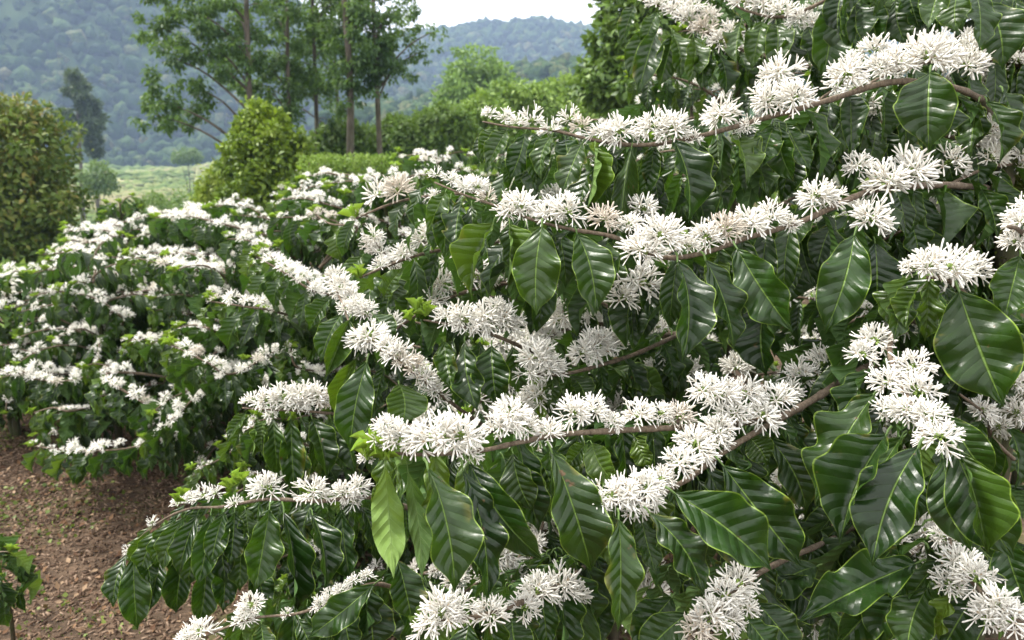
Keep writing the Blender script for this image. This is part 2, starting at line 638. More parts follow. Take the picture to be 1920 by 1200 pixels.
# ------------------------------------------------------------------ coffee shrub
class Shrub:
    def __init__(self, label, base, group="coffee shrubs in flower", leaf_cap=290, cl_cap=200):
        self.base = Vector(base)
        self.root = thing("coffee_shrub", label, "coffee shrub", self.base, group)
        self.leaves, self.clusters, self.branches, self.shoots = [], [], [], []
        self.leaf_cap, self.cl_cap = leaf_cap, cl_cap
        self.T = Matrix.Translation(-self.base)

    def stem(self, path, r0, r1, name="stem"):
        p = [q - self.base for q in smooth_path(path, 6)]
        V, F = tube(p, r0, r1, 10, .25)
        add_obj(name, mesh_from(name, V, F, M_STEM), self.root)

    def branch(self, path, r0, r1, smooth=True, sides=7):
        p = smooth_path(path, 6) if smooth else [Vector(q) for q in path]
        V, F = tube([q - self.base for q in p], r0, r1, sides, .1, .22)
        o = add_obj("branch", mesh_from("branch", V, F, M_TWIG), self.root)
        self.branches.append(o)
        return len(self.branches) - 1, p

    def leaf(self, b, M, tone=0.0, hq=None, must=False):
        self.leaves.append((b, M, tone, hq, must))

    def cluster(self, b, p, r, kind='m', must=False, tang=None):
        if tang is None:
            tang = Vector((1, 0, 0))
        x = Vector((tang.x, tang.y, tang.z * .8))
        x = x.normalized() if x.length > 1e-3 else Vector((1, 0, 0))
        z = (ZUP + Vector((R(-.25, .25), R(-.45, .1), 0)))
        z = (z - x * z.dot(x)).normalized()
        y = z.cross(x)
        s = -1 if random.random() < .5 else 1
        M = Matrix(((x.x * s * r, y.x * s * r, z.x * r, p.x), (x.y * s * r, y.y * s * r, z.y * r, p.y), (x.z * s * r, y.z * s * r, z.z * r, p.z), (0, 0, 0, 1)))
        self.clusters.append((b, M, kind, must))

    def shoot(self, b, p, s):
        M = Matrix.Translation(p) @ Matrix.Rotation(R(0, 6.28), 4, 'Z') @ Matrix.Rotation(R(-.5, .5), 4, 'X') @ Matrix.Scale(s, 4)
        self.shoots.append((b, M))

    def spray(self, b, path, L=.12, step=.062, pc=.75, rc=.03, start=.15, tone=0.0, kind='m', keep=None, leafp=.95, hq=None, must=False, tip=True):
        """leaf pairs and flower clusters at the nodes along a branch path"""
        acc, alt = 0.0, 0
        tot = sum((path[i + 1] - path[i]).length for i in range(len(path) - 1))
        run = 0.0
        nxt = tot * start
        for i in range(len(path) - 1):
            seg = (path[i + 1] - path[i])
            sl = seg.length
            while run + sl >= nxt:
                p = path[i] + seg * ((nxt - run) / max(sl, 1e-6))
                tg = seg.normalized()
                f = nxt / tot
                nxt += step * R(.8, 1.2)
                if keep and not keep(p):
                    continue
                side = tg.cross(ZUP)
                side = side.normalized() if side.length > .1 else Vector((1, 0, 0))
                for sg in (-1, 1):
                    if random.random() > leafp:
                        continue
                    l = L * R(.75, 1.15) * (1 - .35 * sstep(.8, 1, f))
                    s = (side * sg + tg * R(-.5, .7)).normalized()
                    p0 = p + s * .010 + Vector((0, 0, -.004))
                    d = s * R(.12, .6) + tg * R(-.05, .35) + Vector((0, 0, -R(.7, 1.3)))
                    d.normalize()
                    n = s * .8 + ZUP * R(.15, .6) + Vector((R(-.35, .35), R(-.35, .35), 0))
                    tn = min(1, max(0, tone + (.5 if random.random() < .07 else 0) + .5 * sstep(.85, 1, f) + R(-.03, .1)))
                    self.leaf(b, leaf_matrix(p0, p0 + d * l, n, l * R(.27, .36)), tn, hq, must)
                if random.random() < pc:
                    r = rc * R(.5, 1.15) * (1 - .3 * sstep(.8, 1, f))
                    k = kind
                    if f > .88:
                        k = {'m': 'bm', 'h': 'bh'}.get(kind, kind)
                    self.cluster(b, p + Vector((R(-.022, .022), R(-.022, .015), .35 * r + R(-.016, .016))), r, k, must, tg)
            run += sl
        if tip and (keep is None or keep(path[-1])):
            self.shoot(b, path[-1], L * R(.25, .4))

    def finish(self):
        def dist(M):
            x, y, d = proj(M.translation)
            return d + (3 if (x < -80 or x > 2000 or y < -80 or y > 1280) else 0)
        lv = sorted(self.leaves, key=lambda t: (not t[4], dist(t[1])))
        for b, M, tone, hq, must in lv[:self.leaf_cap]:
            if hq is None:
                hq = dist(M) < 1.75
            me = hq if isinstance(hq, bpy.types.Mesh) else random.choice(HQ if hq else MQ)
            o = add_obj("leaf", me, self.branches[b], self.T @ M)
            o.color = (tone, 0, 0, 1)
        rest = lv[self.leaf_cap:]
        if rest:
            VV, FF, UU, n0 = [], [], [], 0
            for k in range(3):
                ms = [np.array(self.T @ M) for i, (b, M, *_r) in enumerate(rest) if i % 3 == k]
                if not ms:
                    continue
                V, F, U = join_inst(LQ[k], ms)
                VV.append(V); FF.append(F + n0); UU.append(U); n0 += len(V)
            o = add_obj("foliage", mesh_from("foliage", np.concatenate(VV), np.concatenate(FF), M_LEAF, uvs=np.concatenate(UU)), self.root, kind="stuff")
            o.color = (.06, 0, 0, 1)
        cl = sorted(self.clusters, key=lambda t: (not t[3], dist(t[1])))
        tb = {'m': CL_MQ, 'h': CL_HQ, 'bm': CL_BUDM, 'bh': CL_BUD}
        for b, M, kind, must in cl[:self.cl_cap]:
            add_obj("flower_cluster", random.choice(tb[kind]), self.branches[b], self.T @ M)
        rest = cl[self.cl_cap:]
        if rest:
            VV, FF, MM, n0 = [], [], [], 0
            for k in range(3):
                ms = [np.array(self.T @ M) for i, (b, M, *_r) in enumerate(rest) if i % 3 == k]
                if not ms:
                    continue
                tv, tf, tu, mi = CL_LQ[k]
                V, F, U = join_inst((tv, tf, tu), ms)
                VV.append(V); FF.append(F + n0); MM.append(np.tile(mi, len(ms))); n0 += len(V)
            add_obj("blossom", mesh_from("blossom", np.concatenate(VV), np.concatenate(FF), None, mats=[M_PETAL, M_CALYX, M_ANTHER], midx=np.concatenate(MM)), self.root, kind="stuff")
        for b, M in self.shoots[:250]:
            add_obj("shoot_tip", random.choice(SHOOTS), self.branches[b], self.T @ M)


def grow(sh, h, rad_, nb, keep, L=.12, pc=.7, rc=.03, az_c=None, az_w=math.pi, zlo=.12, step=.065, stems=2, hq=None, kind='m', tone=0.0):
    """an upright coffee shrub: stems and tiers of arching side branches round them"""
    b0 = sh.base
    tops = []
    for s in range(stems):
        off = Vector((R(-.06, .06), R(-.06, .06), 0)) * stems
        path = [b0 + off * .3 - Vector((0, 0, .05)), b0 + off * .8 + Vector((0, 0, h * .4)), b0 + off * 1.3 + Vector((R(-.03, .03), 0, h * .92))]
        sh.stem(path, .022, .006)
        tops.append(path)
    for k in range(nb):
        t = (k + R(.1, .9)) / nb
        z = h * (zlo + (.97 - zlo) * t)
        az = (az_c if az_c is not None else 0) + ((k * 2.399 + R(-.4, .4)) % (2 * math.pi) - math.pi) * (az_w / math.pi)
        ln = rad_ * (1.05 - .62 * t ** 1.6) * R(.8, 1.15)
        el = rad(R(12, 38) + 22 * t)
        pth = random.choice(tops)
        p = pth[1].lerp(pth[2], max(0, (z / h - .4) / .6)) if z > .4 * h else pth[0].lerp(pth[1], z / (.4 * h))
        p = Vector((p.x, p.y, b0.z + z))
        pts = [p]
        hd = Vector((math.cos(az), math.sin(az), 0))
        n = 6
        for i in range(n):
            pts.append(pts[-1] + (hd * math.cos(el) + ZUP * math.sin(el)) * (ln / n))
            el -= rad(R(7, 15))
            hd = (Matrix.Rotation(R(-.12, .12), 3, 'Z') @ hd)
        # cut where the branch leaves the room the shrub has
        if keep:
            good = 0
            for i, q in enumerate(pts):
                if keep(q):
                    good = i
                else:
                    break
            if good < 2:
                continue
            pts = pts[:good + 1]
        b, path = sh.branch(pts, .0055, .0022, sides=5)
        sh.spray(b, path, L=L, pc=pc * (.55 + .6 * t), rc=rc, keep=keep, step=step, hq=hq, kind=kind, start=.22, tone=tone)


# ------------------------------------------------------------------ ground
def ground_z(x, y):
    z = 0.0
    right = sstep(-5.5, -1.5, x + .12 * max(0, y - 6) * 0)
    z += right * 1.15 * sstep(5, 16, y)
    far = sstep(6.5, 95, y)
    left = 1 - sstep(-6, 3, x + .05 * y * 0)
    z -= 9.2 * (far ** .75) * left
    z -= 10.0 * sstep(22, 140, y) * (1 - left)
    z -= .35 * sstep(-1.5, -6, x) if False else 0
    z += .02 * noise.noise(Vector((x * 1.3, y * 1.3, 0))) + .05 * noise.noise(Vector((x * .4, y * .4, 3)))
    z += min(2.5, .02 * max(0, y - 20)) * noise.noise(Vector((x * .03, y * .03, 5)))
    return z


def make_ground():
    def ax(lims):
        out = []
        for a, b, s in lims:
            out += list(np.arange(a, b, s))
        return np.array(out + [lims[-1][1]])
    xs = ax([(-1500, -300, 150), (-300, -60, 12), (-60, -12, 2), (-12, -4, .4), (-4, 2.4, .08), (2.4, 12, .5), (12, 60, 3), (60, 300, 15), (300, 1500, 150)])
    ys = ax([(-300, -20, 35), (-20, 0, 1), (0, 6, .08), (6, 20, .4), (20, 120, 3), (120, 400, 12), (400, 1500, 110)])
    V = np.array([(x, y, ground_z(x, y)) for y in ys for x in xs], np.float32)
    nx = len(xs)
    idx = np.arange(len(V)).reshape(len(ys), nx)
    F = np.stack([idx[:-1, :-1], idx[:-1, 1:], idx[1:, 1:], idx[1:, :-1]], -1).reshape(-1, 4)
    t = NT("ground_soil_and_grass")
    pos = t.pos()
    sep = t.n.new("ShaderNodeSeparateXYZ")
    t.l.new(pos, sep.inputs[0])
    n1 = t.noise(9, 6, .7, vec=pos)
    mp = t.n.new("ShaderNodeMapping")
    mp.inputs['Rotation'].default_value = (0, 0, .35)
    mp.inputs['Scale'].default_value = (14, 60, 30)
    t.l.new(pos, mp.inputs[0])
    n2 = t.noise(1, 4, .7, vec=mp.outputs[0])
    n3 = t.noise(1.6, 4, .6, vec=pos)
    soil = t.mix(t.ss(n1, .35, .7), (.05, .034, .022), (.13, .088, .058))
    soil = t.mix(t.math('MULTIPLY', t.ss(n2, .5, .7), .6), soil, (.25, .165, .11))
    soil = t.mix(t.math('MULTIPLY', t.ss(n3, .5, .68), .5), soil, (.10, .115, .035))
    g1 = t.noise(.05, 4, .6, vec=pos)
    g2 = t.noise(.5, 5, .7, vec=pos)
    gr = t.mix(t.ss(g1, .4, .62), (.13, .19, .045), (.27, .26, .12))
    gr = t.mix(t.math('MULTIPLY', t.ss(g2, .4, .7), .5), gr, (.05, .09, .025))
    col = t.mix(t.ss(sep.outputs[1], 9, 16), soil, gr)
    h = t.math('ADD', n1, n2)
    me = mesh_from("ground", V, F, t.done(t.pbsdf(col, .95, .15, t.bump(h, .9, .03))))
    add_obj("ground", me, kind="structure")


make_ground()


# ------------------------------------------------------------------ leaf clouds (trees and bushes)
LEAFCARD = (np.array([(0, 0, 0), (-.5, .45, .12), (0, 1, -.05), (.5, .45, .12)], np.float32),
            np.array([(0, 3, 2, 1)], np.int32), np.array([(.5, 0), (0, .5), (.5, 1), (1, .5)], np.float32))
SPRAYCARD = (np.array([(0, 0, 0), (-.35, .3, .1), (0, .55, 0), (.35, .3, .1),
                       (.1, .25, .05), (.55, .35, .0), (.8, .75, -.1), (.35, .65, .1),
                       (-.1, .35, 0), (-.4, .55, .1), (-.5, 1.0, -.1), (-.1, .8, .05)], np.float32),
             np.array([(0, 3, 2, 1), (4, 5, 6, 7), (8, 11, 10, 9)], np.int32), np.tile(np.array([(.5, .5)], np.float32), (12, 1)))


def cloud_mats(clumps, n, size, droop=.3, shell=.55, wl=.5, lump=.35, seed=1):
    """clumps: (center Vector, (rx,ry,rz)) -> matrices and height tints"""
    rg = np.random.default_rng(seed)
    vol = np.array([c[1][0] * c[1][2] for c in clumps])
    pick = rg.choice(len(clumps), n, p=vol / vol.sum())
    C = np.array([tuple(c[0]) for c in clumps])[pick]
    Rr = np.array([c[1] for c in clumps])[pick]
    d = rg.normal(size=(n, 3))
    d /= np.linalg.norm(d, axis=1)[:, None]
    rr = shell + (1 - shell) * rg.random(n) ** .5
    rr *= (1 - lump * rg.random(n) ** 3) * (1 + .28 * rg.random(n) ** 6)
    # ragged outline: lumps by direction
    ph = (pick * 1.7)[:, None]
    wob = 1 + .22 * np.sin(d @ np.array([5.1, 3.3, 4.2]) * 1.6 + ph[:, 0]) * np.sin(d @ np.array([-3.7, 4.9, 5.3]) + ph[:, 0])
    P = C + d * Rr * (rr * wob)[:, None]
    out = d * .8 + rg.normal(size=(n, 3)) * .7
    out[:, 2] += -droop
    y = out / np.linalg.norm(out, axis=1)[:, None]
    nn = d + rg.normal(size=(n, 3)) * .6 + np.array([0, 0, .5])
    z = nn - y * (nn * y).sum(1)[:, None]
    z /= np.linalg.norm(z, axis=1)[:, None] + 1e-9
    x = np.cross(y, z)
    s = size * (.65 + .7 * rg.random(n))
    M = np.zeros((n, 4, 4), np.float32)
    M[:, :3, 0] = x * (s * wl)[:, None]
    M[:, :3, 1] = y * s[:, None]
    M[:, :3, 2] = z * s[:, None]
    M[:, :3, 3] = P
    M[:, 3, 3] = 1
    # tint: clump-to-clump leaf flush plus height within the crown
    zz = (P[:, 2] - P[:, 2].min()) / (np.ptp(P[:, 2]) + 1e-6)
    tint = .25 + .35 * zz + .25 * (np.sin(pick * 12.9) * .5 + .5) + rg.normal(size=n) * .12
    return M, np.clip(tint, 0, 1)


def leaf_cloud(name, clumps, n, size, mat, parent, card=LEAFCARD, **kw):
    base = np.array(parent.location) if parent else np.zeros(3)
    M, tint = cloud_mats(clumps, n, size, **kw)
    M[:, :3, 3] -= base
    V, F, U = join_inst(card, M)
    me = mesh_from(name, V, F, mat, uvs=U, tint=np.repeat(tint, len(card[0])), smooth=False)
    return add_obj(name, me, parent)


def px_clump(px, py, d, rpx, rpy=None, depth_r=None):
    rpy = rpy or rpx
    return (at(px, py, d), (rpx * d / FPX, depth_r if depth_r else rpx * d / FPX, rpy * d / FPX))


def limb_mesh(name, paths, mat, parent, sides=7):
    VV, FF = [], []
    base = Vector(parent.location)
    for path, r0, r1 in paths:
        V, F = tube([p - base for p in smooth_path(path, 5)], r0, r1, sides, .15)
        n0 = len(VV)
        VV += V
        FF += [tuple(i + n0 for i in f) for f in F]
    return add_obj(name, mesh_from(name, VV, FF, mat), parent)


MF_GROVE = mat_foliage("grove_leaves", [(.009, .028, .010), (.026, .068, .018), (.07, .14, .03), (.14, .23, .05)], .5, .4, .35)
MF_YELLOW = mat_foliage("yellow_green_leaves", [(.016, .042, .003), (.085, .145, .005), (.21, .29, .010)], .5, .3)
MF_OLIVE = mat_foliage("olive_leaves", [(.018, .04, .008), (.05, .095, .014), (.085, .14, .02), (.13, .165, .022), (.19, .14, .025)], .5, .25)
MF_PINE = mat_foliage("pine_needles", [(.02, .04, .018), (.045, .075, .03), (.075, .105, .045)], .6, .15)
MF_BUSH = mat_foliage("bush_leaves", [(.035, .075, .014), (.085, .155, .026), (.16, .24, .045)], .5, .25)
MF_PALE = mat_foliage("pale_green_leaves", [(.09, .17, .04), (.14, .24, .05), (.2, .3, .07)], .5, .35)
MF_HEDGE = mat_foliage("hedge_leaves", [(.055, .11, .016), (.13, .22, .03), (.26, .36, .07)], .5, .25)
MF_FOREST = mat_foliage("forest_canopy_leaves", [(.010, .028, .009), (.028, .065, .016), (.065, .115, .026), (.15, .15, .065)], .8, .0, .1, (.9, 1.4))
MF_SCRUB = mat_foliage("scrub_leaves", [(.08, .13, .025), (.15, .21, .045), (.24, .27, .09), (.34, .29, .16)], .8, .1, .1, (4.0, .3))

# grove of slim-trunked trees in the centre
GROVE = [
    ("slim tree at the left end of the grove with a low hanging leafy limb", 14.2, (480, 330), (470, 60), .075,
     [(300, 50, 42, 45), (360, 20, 75, 40), (330, 110, 48, 50), (400, 95, 70, 55), (380, 170, 40, 35), (450, 40, 60, 50), (320, 195, 52, 48), (290, 215, 30, 28), (365, 215, 35, 32), (350, -50, 110, 50)]),
    ("slim tree rising behind the yellow green bush in the grove", 15.5, (548, 330), (545, 40), .055,
     [(480, 110, 55, 55), (520, 40, 60, 50), (500, 170, 40, 40), (470, 190, 30, 40), (545, 130, 45, 60), (530, -50, 90, 55)]),
    ("thin tree second right of the yellow green bush in the grove", 16.5, (594, 310), (590, 30), .06,
     [(590, 60, 55, 50), (580, 130, 40, 40), (620, 10, 60, 40), (600, 165, 30, 25), (600, -60, 90, 50)]),
    ("tall tree with the thickest forked trunk in the grove", 14.6, (652, 320), (640, 20), .085,
     [(640, 50, 55, 45), (665, 120, 48, 40), (690, 30, 55, 50), (640, 150, 34, 35), (660, 175, 28, 22), (650, -60, 100, 50)]),
    ("leaning slim tree at the right end of the grove against the hill", 15.0, (712, 270), (700, 30), .06,
     [(720, 80, 50, 45), (745, 130, 42, 25), (700, 150, 28, 30), (740, 25, 42, 38), (785, 100, 38, 16), (810, 60, 22, 12), (700, 60, 40, 50), (760, 65, 32, 18), (715, -50, 80, 45)]),
    ("slender pale trunk half hidden behind the middle of the grove", 18.5, (625, 310), (620, 40), .055,
     [(560, 90, 50, 60), (610, 100, 45, 55), (575, 20, 50, 40), (680, 85, 45, 40), (430, 130, 40, 40)]),
]
for gi, (lab, d, (bx, by), (tx, ty), r, cl) in enumerate(GROVE):
    pb = at(bx, by, d)
    gz = ground_z(pb.x, pb.y)
    base = Vector((pb.x, pb.y, gz - .1))
    tr = thing("grove_tree", lab, "tree", base, "grove of slim trees")
    top = at(tx, ty, d) + Vector((0, 0, 1.2))
    mid = base.lerp(top, .5) + Vector((R(-.12, .12), R(-.1, .1), 0))
    limb_mesh("trunk", [([base, mid, top], r, r * .45)], M_TRUNK, tr, 9)
    clumps, limbs = [], []
    for j, (cx, cy_, rx, ry) in enumerate(cl):
        dd = d + R(-.5, .5)
        k = px_clump(cx, cy_, dd, rx, ry, max(.25, rx * d / FPX * .8))
        clumps.append((k[0], tuple(v * .5 for v in k[1])))
        # sub-clumps make the outline uneven
        for q in range(8):
            a = R(0, 6.28)
            e = R(.6, 1.1)
            clumps.append((k[0] + Vector((math.cos(a) * k[1][0] * e, R(-.4, .4), math.sin(a) * k[1][2] * e)), tuple(v * R(.18, .36) for v in k[1])))
        z0 = k[0].z - abs(k[0].x - top.x) * .5 - .3
        f = min(.95, max(.3, (z0 - base.z) / (top.z - base.z)))
        s = base.lerp(mid, f * 2) if f < .5 else mid.lerp(top, f * 2 - 1)
        limbs.append(([s, s.lerp(k[0], .55) + Vector((0, 0, .12)), k[0]], r * .38, .008))
    for q in range(9):            # leafy twigs up the bare part of the trunk
        f = R(.35, .95)
        s = base.lerp(mid, f * 2) if f < .5 else mid.lerp(top, f * 2 - 1)
        e = s + Vector((R(-.35, .35), R(-.3, .3), R(-.1, .25)))
        limbs.append(([s, s.lerp(e, .5) + Vector((0, 0, .05)), e], .012, .004))
        clumps.append((e, (R(.08, .2), R(.08, .2), R(.1, .26))))
    for j, lm in enumerate(limbs):
        limb_mesh("limb", [lm], M_TRUNK, tr, 5)
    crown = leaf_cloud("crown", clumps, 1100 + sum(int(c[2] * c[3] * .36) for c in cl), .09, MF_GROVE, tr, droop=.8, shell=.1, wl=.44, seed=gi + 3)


def bush(name, lab, cat, clumps, n, size, mat, group=None, stems=4, seed=1, card=LEAFCARD, inner=True, **kw):
    cx = sum((c[0] for c in clumps), Vector()) / len(clumps)
    zb = ground_z(cx.x, cx.y) - .05
    b = thing(name, lab, cat, (cx.x, cx.y, zb), group)
    sub = list(clumps)
    for c in clumps:
        for q in range(12):
            dd = sphere_dir(random, -.4)
            sub.append((c[0] + Vector((dd.x * c[1][0], dd.y * c[1][1], dd.z * c[1][2])) * R(.75, 1.22), tuple(v * R(.08, .32) for v in c[1])))
    for s in range(stems):
        c = clumps[s % len(clumps)]
        o = Vector((R(-.1, .1), R(-.1, .1), 0))
        base = Vector((cx.x, cx.y, zb)) + o
        t = c[0] + Vector((R(-.3, .3) * c[1][0], R(-.3, .3) * c[1][1], R(.2, .6) * c[1][2]))
        limb_mesh("stem", [([base, base.lerp(t, .5) + o, t], max(.015, size * .25), .006)], M_TRUNK, b, 6)
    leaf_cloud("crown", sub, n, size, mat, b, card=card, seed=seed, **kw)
    return b


# yellow-green conical bush
d = 11.0
bush("conical_bush", "dense conical yellow green bush below the grove trunks", "bush",
     [px_clump(505, 312, d, 78, 56), px_clump(498, 268, d, 56, 44), px_clump(484, 225, d, 32, 36), px_clump(548, 285, d, 34, 36), px_clump(446, 300, d, 24, 46), px_clump(458, 245, d, 18, 30), px_clump(515, 232, d, 24, 26), px_clump(510, 375, d, 75, 60), px_clump(460, 390, d, 40, 50)],
     12000, .085, MF_YELLOW, stems=5, seed=11, shell=.6, wl=.5)
d = 15.0
bush("yellow_bush", "soft yellow bush left of the conical bush", "bush",
     [px_clump(420, 350, d, 42, 45), px_clump(400, 375, d, 36, 36), px_clump(450, 365, d, 40, 40)], 3500, .09,
     mat_foliage("yellow_leaves", [(.10, .15, .015), (.20, .27, .02), (.3, .36, .03)], .5, .35), seed=12, shell=.6)
# large olive tree at the left edge
d = 12.0
bush("olive_tree", "large bushy olive green tree with rusty new leaves at its top", "tree",
     [px_clump(30, 280, d, 100, 85), px_clump(-60, 300, d, 120, 100), px_clump(45, 390, d, 95, 85), px_clump(-40, 420, d, 150, 120), px_clump(70, 480, d, 60, 66),
      px_clump(5, 220, d, 50, 36), px_clump(70, 240, d, 38, 36), px_clump(88, 330, d, 38, 46), px_clump(98, 420, d, 32, 42), px_clump(20, 520, d, 130, 90)],
     22000, .10, MF_OLIVE, stems=6, seed=13, shell=.45, wl=.48)


# pine behind it
def pine(lab, px, ytop, ybase, d, wpx, seed):
    top, foot = at(px, ytop, d), at(px, ybase, d)
    b = Vector((foot.x, foot.y, ground_z(foot.x, foot.y) - .2))
    t = thing("pine_tree", lab, "tree", b, "pines on the valley side")
    limb_mesh("trunk", [([b, b.lerp(top, .5) + Vector((.1, 0, 0)), top], .26, .06)], M_TRUNK, t, 8)
    cl, lim = [], []
    rnd = random.Random(seed)
    H = (top - foot).length
    for k in range(26):
        f = k / 25
        z = foot.z + H * (.42 + .58 * f)
        w = wpx * d / FPX * (1.05 - .75 * f ** 1.5) * rnd.uniform(.6, 1.05)
        a = rnd.uniform(0, 6.28)
        c = Vector((top.x + math.cos(a) * w * .7, top.y + math.sin(a) * w * .7, z))
        cl.append((c, (w * .45, w * .45, H * .045)))
        lim.append(([Vector((top.x, top.y, z - .4)), c], .06, .02))
    limb_mesh("limb", lim, M_TRUNK, t, 4)
    leaf_cloud("crown", cl, 4200, .5, MF_PINE, t, seed=seed, shell=.2, wl=.35, droop=.1)


pine("tall hazy pine tree with a bare pinkish trunk against the blue hill", 140, 143, 315, 75, 44, 5)
pine("lower broken pine behind the right side of the tall hazy pine", 172, 225, 335, 82, 22, 6)

# light green feathery tree, shrubs and hedges in the right middle distance
d = 45.0
b = bush("feathery_tree", "airy light green tree standing before the right hill", "tree",
         [px_clump(895, 125, d, 48, 36), px_clump(870, 165, d, 50, 38), px_clump(935, 160, d, 46, 36), px_clump(900, 200, d, 70, 40), px_clump(850, 190, d, 34, 28)],
         5200, .32, MF_PALE, stems=5, seed=21, shell=.2, wl=.5)
rows = [
    ("dark green bush behind the clipped hedge, below the thick trunk", [(640, 262, 60, 34), (600, 285, 50, 30)], 17, MF_BUSH),
    ("round dark bush right of the grove trunks", [(745, 250, 50, 30), (715, 275, 50, 28)], 18, MF_BUSH),
    ("broad dark bush between the grove and the blossoming branch tip", [(830, 232, 60, 32), (790, 262, 60, 34)], 17, MF_BUSH),
    ("yellow tinged bush behind the blossoming branch tip", [(900, 215, 55, 30), (880, 262, 70, 40)], 19, MF_HEDGE),
    ("light bush on the rise left of the coffee branches", [(980, 190, 62, 32), (960, 240, 70, 42)], 21, MF_HEDGE),
    ("pale green bush under the dark tree at the top", [(1060, 175, 60, 30), (1050, 220, 80, 45)], 23, MF_HEDGE),
    ("bright low bush glimpsed through the upper coffee branches", [(1150, 205, 70, 35), (1240, 215, 90, 45)], 12, MF_HEDGE),
]
for i, (lab, cs, d, mt) in enumerate(rows):
    cl = []
    for (x, y, rx, ry) in cs:
        cl += [px_clump(x, y, d, rx * .8, ry), px_clump(x - rx * .5, y + 12, d + .4, rx * .5, ry * .8), px_clump(x + rx * .5, y + 8, d - .3, rx * .5, ry * .8)]
    bush("bush", lab, "bush", cl, 5200, .13 * d / 17, mt, "bushes behind the coffee rows", seed=30 + i, shell=.55)
# dark tree behind at the top right
d = 9.5
bush("dark_tree", "dark leafy tree rising behind the blossoms at the top", "tree",
     [px_clump(1175, 20, d, 55, 60), px_clump(1150, 110, d, 45, 60), px_clump(1230, 80, d, 80, 80), px_clump(1130, 160, d, 50, 45), px_clump(1300, 40, d, 90, 90), px_clump(1220, 160, d, 90, 60), px_clump(1420, 20, d, 110, 90), px_clump(1200, -60, d, 70, 60)],
     20000, .10, MF_BUSH, stems=6, seed=41, shell=.5, droop=.6, wl=.5)
# clipped hedge
d = 8.6
hcl = [px_clump(x, yy + 2 * math.sin(x), d, 20, rr_, .22) for x in range(580, 770, 17) for yy, rr_ in ((303, 12), (335, 28), (385, 36), (450, 46))]
hb = thing("clipped_hedge", "low flat topped pale green clipped hedge behind the coffee rows", "hedge", (hcl[5][0].x, hcl[5][0].y, ground_z(hcl[5][0].x, hcl[5][0].y)))
leaf_cloud("crown", hcl, 16000, .04, MF_HEDGE, hb, seed=51, shell=.6, wl=.5, droop=-.6)
limb_mesh("stem", [([Vector((c[0].x, c[0].y, hb.location.z)), c[0]], .02, .008) for c in hcl], M_TRUNK, hb, 5)
# trees of the valley floor
vt = [("bushy tree on the valley floor above the sapling top", 285, 405, 45, 34, 30),
      ("low spreading tree on the valley floor near the yellow bush", 365, 385, 50, 30, 36), ("hazy tree on the valley floor beside the olive tree", 185, 335, 26, 30, 55),
      ("dark tree at the far edge of the pale scrub field", 350, 292, 24, 14, 120)]
for i, (lab, x, y, rx, ry, d) in enumerate(vt):
    bush("valley_tree", lab, "tree", [px_clump(x, y, d, rx, ry), px_clump(x - rx * .6, y + ry * .4, d, rx * .6, ry * .7), px_clump(x + rx * .6, y + ry * .3, d, rx * .6, ry * .7)],
         2600, .13 * (d / 30) ** .7, MF_BUSH, "trees of the valley floor", seed=60 + i, shell=.5)


# ------------------------------------------------------------------ mountains with forest
def ico(sub):
    import bmesh
    bm = bmesh.new()
    bmesh.ops.create_icosphere(bm, subdivisions=sub, radius=1)
    V = np.array([tuple(v.co) for v in bm.verts], np.float32)
    F = np.array([[v.index for v in f.verts] for f in bm.faces], np.int32)
    bm.free()
    return V, F


IV, IF = ico(2)


